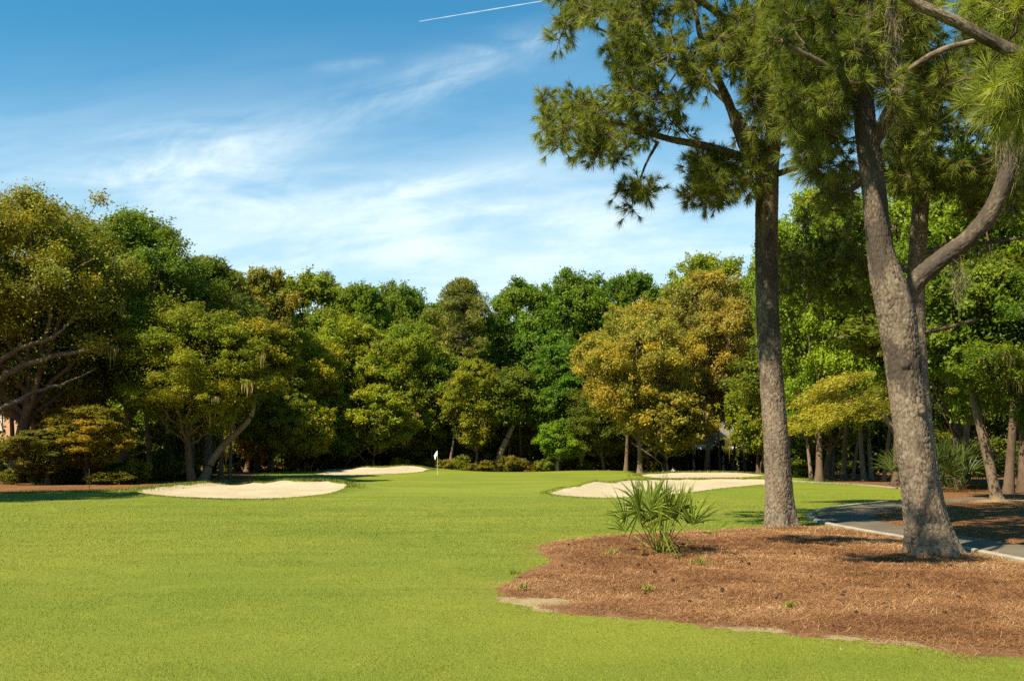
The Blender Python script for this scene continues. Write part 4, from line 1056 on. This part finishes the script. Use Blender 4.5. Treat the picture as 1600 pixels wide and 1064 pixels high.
# slender trunks of the dark wood: one thing each
rng = RS(77)
spots = [(20, 58), (45, 60), (190, 66), (235, 60), (300, 62), (345, 61), (360, 66), (420, 90), (455, 104), (470, 100), (520, 112), (535, 108), (592, 112), (612, 110), (655, 112), (676, 116), (700, 108), (728, 112), (795, 104), (815, 110), (850, 112), (905, 106), (945, 104), (978, 92), (1012, 95), (1037, 96), (1062, 98), (1075, 100), (1125, 92), (1145, 88), (1165, 92), (1184, 84), (1196, 80), (1232, 70), (1250, 74), (1268, 64), (1285, 72), (1300, 66), (1318, 62), (1332, 66), (1350, 60), (1362, 64), (1380, 58), (1400, 50), (1500, 46), (1512, 52), (1575, 40), (1590, 44)]
for i, (px, d) in enumerate(spots):
    if 1084 < px < 1118: continue
    if 420 < px < 960: d = 101 + rng.uniform(0, 9)
    k = ('slender_a', 'slender_b', 'slender_c', 'slender_b')[rng.randint(4)]
    side = 'left wood behind the left bunker' if px < 420 else 'dark wood behind the green' if px < 960 else 'dark wood under the copper oaks' if px < 1200 else 'dark wood between the pine trunks' if px < 1410 else 'dark wood beside the palms'
    place(k, px, 700 - F * rng.uniform(7.5, 10) / d + 10, d, 4.5 * F / d * rng.uniform(.8, 1.3), (.08, .085, .009), 'slender_tree', 'slender tree trunk in the ' + side, group='slender trunks in the wood')
rng = RS(37)
for i in range(26):
    px = 415 + i * 23 + rng.uniform(-8, 8); d = (88 if px < 470 else 97) + rng.uniform(0, 4); h = rng.uniform(.9, 2.3)
    place('bush', px, YH - (h - 2.75) * F / d, d, rng.uniform(1.8, 3.6) * F / d, ((.21, .15, .02), (.16, .155, .016), (.17, .12, .018))[i % 3], 'bush', 'low brown green brush at the wood edge behind the green', 'bush', 'low brush behind the green')
rng = RS(31)
for i in range(10):
    px = 400 + i * 59 + rng.uniform(-10, 10); d = (92 if px < 470 else 104) + rng.uniform(0, 9); h = rng.uniform(4.5, 8.5)
    place('small_tree', px, YH - (h - 2.9) * F / d, d, rng.uniform(5, 7.5) * F / d, ((.13, .13, .013), (.16, .14, .014), (.10, .115, .012))[i % 3], 'young_tree', 'low leafy tree in the shade along the wood edge behind the green', group='low trees behind the green', moss=i % 3 == 0)
# deep rows close the wood
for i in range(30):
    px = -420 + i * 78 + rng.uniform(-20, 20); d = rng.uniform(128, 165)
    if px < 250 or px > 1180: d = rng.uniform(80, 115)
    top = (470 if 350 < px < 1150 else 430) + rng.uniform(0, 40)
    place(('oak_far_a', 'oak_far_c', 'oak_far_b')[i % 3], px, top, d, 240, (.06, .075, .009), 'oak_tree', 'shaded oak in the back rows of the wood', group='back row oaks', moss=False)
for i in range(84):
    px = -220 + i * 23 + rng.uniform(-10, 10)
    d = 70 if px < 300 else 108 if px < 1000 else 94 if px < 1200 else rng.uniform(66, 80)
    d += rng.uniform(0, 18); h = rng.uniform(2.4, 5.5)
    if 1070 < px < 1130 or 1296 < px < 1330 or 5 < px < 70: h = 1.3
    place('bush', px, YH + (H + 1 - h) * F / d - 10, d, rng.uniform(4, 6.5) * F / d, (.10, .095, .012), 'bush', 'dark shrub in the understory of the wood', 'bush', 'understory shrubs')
for i in range(16):
    px = -30 + i * 22; d = rng.uniform(50, 58)
    if 225 < px < 335: d += 6
    place('bush', px, 700 + rng.uniform(5, 38), d, rng.uniform(40, 95), ((.13, .095, .011), (.085, .088, .009), (.15, .125, .012))[i % 3], 'bush', 'leafy shrub along the left wood edge', 'bush', 'shrubs along the left wood edge')
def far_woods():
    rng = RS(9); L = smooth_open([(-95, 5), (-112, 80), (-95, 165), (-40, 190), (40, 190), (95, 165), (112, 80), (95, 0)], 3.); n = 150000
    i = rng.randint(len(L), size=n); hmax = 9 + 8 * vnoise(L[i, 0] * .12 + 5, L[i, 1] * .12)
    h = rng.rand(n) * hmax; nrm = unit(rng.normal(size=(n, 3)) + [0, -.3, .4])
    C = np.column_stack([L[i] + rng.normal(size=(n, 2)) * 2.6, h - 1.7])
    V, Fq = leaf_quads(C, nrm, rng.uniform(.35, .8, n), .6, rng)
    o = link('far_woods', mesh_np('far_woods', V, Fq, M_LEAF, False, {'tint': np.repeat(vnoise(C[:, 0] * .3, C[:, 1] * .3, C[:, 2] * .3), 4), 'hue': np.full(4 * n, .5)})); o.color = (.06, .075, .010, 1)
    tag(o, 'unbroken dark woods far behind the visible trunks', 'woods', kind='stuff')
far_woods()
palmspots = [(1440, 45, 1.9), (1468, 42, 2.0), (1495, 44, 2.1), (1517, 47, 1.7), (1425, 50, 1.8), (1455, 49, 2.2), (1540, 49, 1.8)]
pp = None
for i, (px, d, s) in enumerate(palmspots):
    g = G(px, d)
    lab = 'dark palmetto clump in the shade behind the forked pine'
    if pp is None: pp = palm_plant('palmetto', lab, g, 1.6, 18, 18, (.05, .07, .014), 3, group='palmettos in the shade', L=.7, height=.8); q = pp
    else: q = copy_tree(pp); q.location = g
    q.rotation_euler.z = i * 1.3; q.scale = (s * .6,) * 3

# ------------------------------------------------------------------ pine cones, weeds, twigs
def cone_mesh():
    rng = RS(1); acc = Acc()
    z = np.linspace(0, .1, 9); acc.add(*tube(np.stack([0 * z, 0 * z, z], 1), .025 * np.sin(np.linspace(.25, 3.0, 9)) ** .7, 8))
    for i in range(46):
        h = (i + .5) / 46; th = i * 2.399; r0 = .024 * math.sin(.25 + 2.6 * h); o = np.array([math.cos(th), math.sin(th), 0]); s = np.array([-math.sin(th), math.cos(th), 0])
        p = o * r0 + [0, 0, h * .1]; e = o * (r0 + .02) + [0, 0, h * .1 + .012]
        acc.add(np.array([p - s * .006, p + s * .006, e + s * .009, e - s * .009]), np.array([[0, 1, 2, 3]])); acc.add(np.array([e - s * .009, e + s * .009, e - o * .004 + [0, 0, -.01]]), np.array([[0, 1, 2]]))
    return acc.mesh('pine_cone', make_plain('cone_scale', (.065, .042, .028), .8, .15, .5, 40))
CONE = cone_mesh()
cspots = [(1052, 880), (994, 887), (969, 899), (1015, 889), (1027, 900), (1055, 911), (878, 889), (916, 884), (887, 856), (1150, 868), (1160, 880), (1200, 893), (1265, 905), (1290, 920), (1320, 938), (1215, 940), (1130, 930), (1010, 930), (960, 925), (1180, 915), (1380, 950), (1420, 925), (1350, 900), (1500, 940), (1480, 965), (1560, 915), (1100, 850), (1240, 870), (1335, 965), (1075, 945)]
rng = RS(5)
for i in range(6):
    q = in_poly_px([(870, 850), (1180, 838), (1400, 890), (1590, 900), (1590, 1000), (1200, 980), (900, 940)], 1, rng)[0]; cspots.append(tuple(q))
for px, row in cspots:
    g = GR(px, row); o = link('pine_cone', CONE, None, (g[0], g[1], float((tz(g[:1], g[1:]) + straw_drift(g[:1], g[1:]))[0]) + .05)); o.rotation_euler = (rng.uniform(1.2, 1.9), rng.uniform(-.3, .3), rng.uniform(0, 6.28)); o.scale = (rng.uniform(.3, .55),) * 3
    tag(o, 'dark brown pine cone lying on the pine straw bed', 'pine cone', 'pine cones on the straw bed')
def weed(px, row, label, s, seed):
    rng = RS(seed); g = GR(px, row); n = 70
    th = rng.uniform(0, 6.28, n); b = rng.normal(size=(n, 3)) * [.05, .03, 0] * s; h = rng.uniform(.04, .11, n) * s
    top = b + np.stack([np.cos(th) * h * .8, np.sin(th) * h * .8, h], 1); sd = np.stack([-np.sin(th), np.cos(th), 0 * th], 1) * .004
    o = link('grass_tuft', mesh_np('grass_tuft', np.stack([b - sd, b + sd, top], 1).reshape(-1, 3), np.arange(3 * n).reshape(n, 3), M_BLADE, False, {'tint': np.repeat(rng.rand(n), 3)}), None, (g[0], g[1], float(tz(g[:1], g[1:])[0]) + .05))
    tag(o, label, 'weed')
weed(1092, 886, 'grass tuft on the straw just right of the palmetto', 1.5, 1)
weed(956, 870, 'low grass tuft on the straw left of the palmetto', 1.3, 2)
weed(1011, 927, 'small lone grass tuft on the straw below the palmetto', .8, 3)
weed(818, 925, 'tiny grass tuft near the sandy tip of the straw bed', .8, 4)
weed(1234, 955, 'little weed near the front edge of the straw bed', .7, 5)
weed(805, 903, 'grass tuft at the leftmost corner of the straw bed', .9, 6)

# ------------------------------------------------------------------ flagstick
gf = GR(683.5, 742); zf = float(tz(gf[:1], gf[1:])[0])
fl = empty('flagstick', (gf[0], gf[1], zf), 'golf flagstick with white flag on the green', 'flag')
acc = Acc(); acc.add(*tube(np.array([[0, 0, .0], [0, 0, 1.0], [0, 0, 2.2]]), [.017, .015, .012], 10))
link('pole', acc.mesh('pole', make_plain('pole_white', (.62, .60, .50), .4, .4, .1), True), fl)
acc = Acc(); th = np.linspace(0, 2 * math.pi, 20); acc.add(*tube(np.array([[0, 0, .004], [0, 0, .012]]), [.058, .054], 20)); link('cup', acc.mesh('cup', make_plain('cup_white', (.7, .7, .68), .5), True), fl)
U, W_ = np.meshgrid(np.linspace(0, 1, 14), np.linspace(0, 1, 10))
fx = -.02 - .30 * U + .10 * U * W_; fz = 2.18 - .40 * W_ - .44 * U ** 1.4; fy = .06 * np.sin(U * 7 + W_ * 2) * U
V = np.stack([fx, fy, fz], -1).reshape(-1, 3); V = np.vstack([V, V + [0, .006, 0]]); i = np.arange(9)[:, None] * 14; j = np.arange(13)[None]; Q = np.stack([i + j, i + j + 1, i + 15 + j, i + 14 + j], -1).reshape(-1, 4)
link('flag', mesh_np('flag', V, np.vstack([Q, Q[:, ::-1] + 140]), make_plain('flag_cloth', (.8, .8, .8), .8, .1, .05), True), fl)

fl.scale = (.85, .85, .85)
# ------------------------------------------------------------------ houses, posts, hedge
def box(acc, x0, x1, y0, y1, z0, z1):
    V = np.array([(x, y, z) for x in (x0, x1) for y in (y0, y1) for z in (z0, z1)]); acc.add(V, np.array([[0, 1, 3, 2], [4, 6, 7, 5], [0, 4, 5, 1], [2, 3, 7, 6], [0, 2, 6, 4], [1, 5, 7, 3]]))
def house(name, label, px, d, w, wallc, roofc, storeys=1, bays=5, porch=True, rot=0):
    g = G(px, d); o = empty(name, g, label, 'house'); o.rotation_euler.z = rot
    hw = 2.9 * storeys + .3; a = Acc(); box(a, -w / 2, w / 2, 0, 7, -.5, hw); link('wall', a.mesh('wall', make_plain(name + '_wall', wallc, .8, .2, .12, 2)), o)
    a = Acc(); e = .6; V = np.array([(-w / 2 - e, -e, hw - .05), (w / 2 + e, -e, hw - .05), (w / 2 + e, 7 + e, hw - .05), (-w / 2 - e, 7 + e, hw - .05), (-w / 2 + 2.4, 3.5, hw + 2.9), (w / 2 - 2.4, 3.5, hw + 2.9)])
    a.add(V, np.array([[0, 1, 5, 4], [2, 3, 4, 5], [0, 3, 2, 1]])); a.add(V, np.array([[1, 2, 5], [3, 0, 4]])); link('roof', a.mesh('roof', make_plain(name + '_roof', roofc, .9, .1, .3, 4)), o)
    trim = make_plain(name + '_trim', (.75, .73, .68), .6); glass = make_plain('dark_glass', (.03, .035, .04), .1, .6, .1)
    for s in range(storeys):
        for b in range(bays):
            cx = -w / 2 + w * (b + .5) / bays; z0 = .8 + 2.9 * s
            if s == 0 and b == bays // 2:
                a = Acc(); box(a, cx - .5, cx + .5, -.06, -.003, 0, 2.15); dd = link('door', a.mesh('door', make_plain('door_paint', (.12, .05, .03), .5)), o)
                continue
            a = Acc(); box(a, cx - .62, cx - .5, -.07, -.003, z0, z0 + 1.6); box(a, cx + .5, cx + .62, -.07, -.003, z0, z0 + 1.6); box(a, cx - .62, cx + .62, -.075, -.003, z0 + 1.6, z0 + 1.73); box(a, cx - .68, cx + .68, -.1, -.003, z0 - .1, z0); box(a, cx - .03, cx + .03, -.06, -.03, z0, z0 + 1.6); box(a, cx - .5, cx + .5, -.055, -.032, z0 + .77, z0 + .83)
            wd = link('window', a.mesh('window', trim), o)
            a = Acc(); box(a, cx - .5, cx + .5, -.03, -.003, z0, z0 + 1.6); link('pane', a.mesh('pane', glass), wd)
    if porch:
        a = Acc(); V = np.array([(-w / 2 - .2, -2.6, 2.65), (w / 2 + .2, -2.6, 2.65), (w / 2 + .2, -.1, 3.05), (-w / 2 - .2, -.1, 3.05)]); V = np.vstack([V, V - [0, 0, .18]])
        a.add(V, np.array([[0, 1, 2, 3], [7, 6, 5, 4], [0, 4, 5, 1], [1, 5, 6, 2], [3, 2, 6, 7], [0, 3, 7, 4]])); link('porch_roof', a.mesh('porch_roof', trim), o)
        for b in range(bays + 1):
            a = Acc(); cx = -w / 2 + .15 + (w - .3) * b / bays; box(a, cx - .1, cx + .1, -2.5, -2.3, -.4, 2.48); box(a, cx - .15, cx + .15, -2.55, -2.25, -.4, -.1); link('column', a.mesh('column', trim), o)
    return o
house('white_house', 'white house with porch glimpsed under the copper oaks', 1128, 103, 8, (.62, .58, .48), (.16, .14, .12), 1, 5, True, .15)
house('white_house', 'pale house glimpsed between the trunks left of the forked pine', 1300, 96, 13, (.5, .46, .38), (.10, .09, .08), 1, 5, True, -.2)
house('peach_house', 'peach coloured house glimpsed through the left wood', 25, 84, 14, (.62, .36, .20), (.2, .12, .08), 2, 4, False, .1)
def post(px, row, h, r, label, c, name='post'):
    g = GR(px, row); z = float(tz(g[:1], g[1:])[0]); a = Acc(); a.add(*tube(np.array([[0, 0, -.1], [0, 0, h * .9], [0, 0, h], [0, 0, h + .001]]), [r, r, r * .75, .001], 10))
    o = link(name, a.mesh(name, make_plain(name + '_paint', c, .6), False), None, (g[0], g[1], z)); tag(o, label, 'post')
post(213, 755, .32, .06, 'short pale marker post at the left wood edge', (.5, .5, .45), 'marker_post')
post(139.5, 768, 1.0, .012, 'thin dark stake standing left of the left bunker', (.08, .05, .03), 'stake')
a = Acc(); a.add(*tube(np.array([[0, 0, -.1], [0, 0, .8], [0, 0, .82], [0, 0, 1.1], [0, 0, 1.16]]), [.11, .10, .16, .15, .02], 12))
g = G(871, 97); o = link('marker_post', a.mesh('marker_post', make_plain('grey_post', (.30, .32, .36), .6)), None, g + [0, 0, .5]); o.location.z = g[2]; o.scale = (1.5, 1.5, 1.5); tag(o, 'grey round headed post at the far edge of the green', 'post')
def hedge(px, d, w, h):
    rng = RS(3); n = 9000; g = G(px, d); x = rng.uniform(-1, 1, (n, 3)); ax = np.argmax(np.abs(x * [1, 1, 1]), 1); k = rng.randint(3, size=n); x[np.arange(n), k] = np.sign(x[np.arange(n), k]); x[:, 2] = np.abs(x[:, 2])
    C = x * [w / 2, .7, h] + rng.normal(size=(n, 3)) * .05; V, Fq = leaf_quads(C, unit(x + rng.normal(size=(n, 3)) * .6 + [0, 0, .3]), .07 * rng.uniform(.6, 1.2, n), .55, rng)
    o = empty('hedge', g, 'low clipped dark hedge at the left wood edge', 'hedge'); c = link('foliage', mesh_np('foliage', V, Fq, M_LEAF, False, {'tint': np.repeat(rng.rand(n), 4), 'hue': np.full(4 * n, .4)}), o); c.color = (.03, .045, .008, 1)
    a = Acc(); box(a, -w / 2 + .1, w / 2 - .1, -.55, .55, 0, h - .1); link('stem', a.mesh('stem', M_OAK), o)
hedge(215, 62, 3.0, 1.0)

# ------------------------------------------------------------------ contrail
a = Acc(); A_, B_ = P3(655, 34, 6000), P3(885, -4, 6000); t = np.linspace(0, 1, 40)[:, None]
a.add(*tube(A_ + (B_ - A_) * t, 1.1 + 1.9 * np.sin(t[:, 0] * 2.6 + .2) * (.7 + .3 * np.sin(t[:, 0] * 40)), 8))
m, T = material('contrail_vapour'); df = T.n('BsdfDiffuse', None, {'Color': (.9, .9, .9, 1)}); tp = T.n('BsdfTransparent'); mx = T.n('MixShader', None, {0: .32, 1: tp.outputs[0], 2: df.outputs[0]}); T.put(T.out, mx.outputs[0])
o = link('contrail', a.mesh('contrail', m, True)); tag(o, 'thin white aircraft contrail high in the blue sky', 'contrail')

# ------------------------------------------------------------------ sky, sun, camera
world = bpy.data.worlds.new('World'); scene.world = world; world.use_nodes = True; world.node_tree.nodes.clear(); T = NT(world.node_tree)
sky = T.n('TexSky', {'sky_type': 'NISHITA', 'sun_disc': False, 'sun_elevation': SUN_EL, 'sun_rotation': math.atan2(SUN_FROM[0], SUN_FROM[1]), 'air_density': 1.0, 'dust_density': .3, 'ozone_density': 3.0})
vec = T.n('TexCoord').outputs['Generated']; sp = T.n('SeparateXYZ', None, {0: vec})
yy = T.m('MAXIMUM', T.m('ABSOLUTE', sp.outputs[1]), .02); u = T.m('DIVIDE', sp.outputs[0], yy); v = T.m('DIVIDE', sp.outputs[2], yy)
uv = T.n('CombineXYZ', None, {0: u, 1: v}).outputs[0]
def rotated(ang, sx, sy):
    mp = T.n('Mapping', None, {'Vector': uv, 'Rotation': (0, 0, -ang)}); mp2 = T.n('Mapping', None, {'Vector': mp.outputs[0], 'Scale': (sx, sy, 1)}); return mp2.outputs[0]
def streak(x0, y0, x1, y1, wid, amt, sc=1.):
    """cirrus band between two sky directions (given as photo pixels)"""
    a_, b_ = ((x0 - 800) / F, (700 - y0) / F), ((x1 - 800) / F, (700 - y1) / F)
    ang = math.atan2(b_[1] - a_[1], b_[0] - a_[0]); L = math.hypot(b_[0] - a_[0], b_[1] - a_[1]); cx, cy = (a_[0] + b_[0]) / 2, (a_[1] + b_[1]) / 2
    du, dv = T.m('SUBTRACT', u, cx), T.m('SUBTRACT', v, cy)
    p = T.m('ADD', T.m('MULTIPLY', du, math.cos(ang)), T.m('MULTIPLY', dv, math.sin(ang))); q = T.m('SUBTRACT', T.m('MULTIPLY', dv, math.cos(ang)), T.m('MULTIPLY', du, math.sin(ang)))
    e = T.m('ADD', T.m('POWER', T.m('ABSOLUTE', T.m('DIVIDE', p, L * .5)), 3.), T.m('POWER', T.m('ABSOLUTE', T.m('DIVIDE', q, wid / F)), 2.))
    m = T.m('EXPONENT', T.m('MULTIPLY', e, -1.))
    n = T.noise(rotated(ang, 7 * sc, 26 * sc), 1, 7, .62, .8); n2 = T.noise(rotated(ang + .5, 30 * sc, 60 * sc), 1, 5, .65, .5)
    return T.m('MULTIPLY', T.m('MULTIPLY', m, T.rng(T.m('ADD', T.m('MULTIPLY', n, .75), T.m('MULTIPLY', n2, .25)), .30, .85)), amt)
tot = 0.
for s in [(380, 225, 900, 65, 36, .40), (640, 120, 920, 40, 26, .45), (150, 262, 480, 245, 55, .8), (120, 330, 640, 300, 22, .6), (420, 335, 860, 255, 15, .6), (500, 350, 1150, 310, 60, .45), (300, 385, 1200, 375, 70, .5), (0, 280, 300, 265, 18, .35), (480, 110, 600, 95, 10, .3)]:
    tot = T.m('ADD', tot, streak(*s))
hz = T.m('MULTIPLY', T.rng(v, .45, .10), .75)                      # thin veil of cirrus low over the trees
tot = T.m('ADD', tot, T.m('MULTIPLY', hz, T.rng(T.noise(rotated(.12, 3, 16), 1, 6, .6, .6), .2, .75, .45, 1.25)), clamp=True)
deep = T.mix(1, sky.outputs[0], (.33, .92, .98), 'MULTIPLY')
skyc = T.mix(tot, deep, (5.7, 6.65, 6.95))
bg = T.n('Background', None, {'Color': skyc, 'Strength': .070}); T.put(T.n('OutputWorld').inputs['Surface'], bg.outputs[0])

sun = bpy.data.lights.new('sun', 'SUN'); sun.energy = 5.0; sun.angle = math.radians(.5); sun.color = (1, .89, .70)
so = bpy.data.objects.new('sun', sun); col.objects.link(so)
fd = Vector((SUN_FROM[0], SUN_FROM[1], 0)).normalized() * math.cos(SUN_EL) + Vector((0, 0, math.sin(SUN_EL)))
so.rotation_euler = (-fd).to_track_quat('-Z', 'Y').to_euler(); so.location = (-30, 0, 40)

cam = bpy.data.cameras.new('camera'); cam.sensor_width = 36; cam.lens = 36 * F / 1600; cam.shift_y = (YH - 532) / 1600; cam.clip_end = 20000; cam.clip_start = .1
co = bpy.data.objects.new('camera', cam); col.objects.link(co); co.location = (0, 0, H); co.rotation_euler = (math.radians(90), 0, 0); scene.camera = co

scene.view_settings.view_transform = 'Standard'; scene.view_settings.look = 'None'; scene.view_settings.exposure = 1.25; scene.view_settings.gamma = 1; scene.view_settings.use_curve_mapping = False
c = scene.cycles; c.max_bounces = 5; c.diffuse_bounces = 2; c.glossy_bounces = 2; c.transmission_bounces = 4; c.transparent_max_bounces = 6; c.use_denoising = False
c.caustics_reflective = False; c.caustics_refractive = False
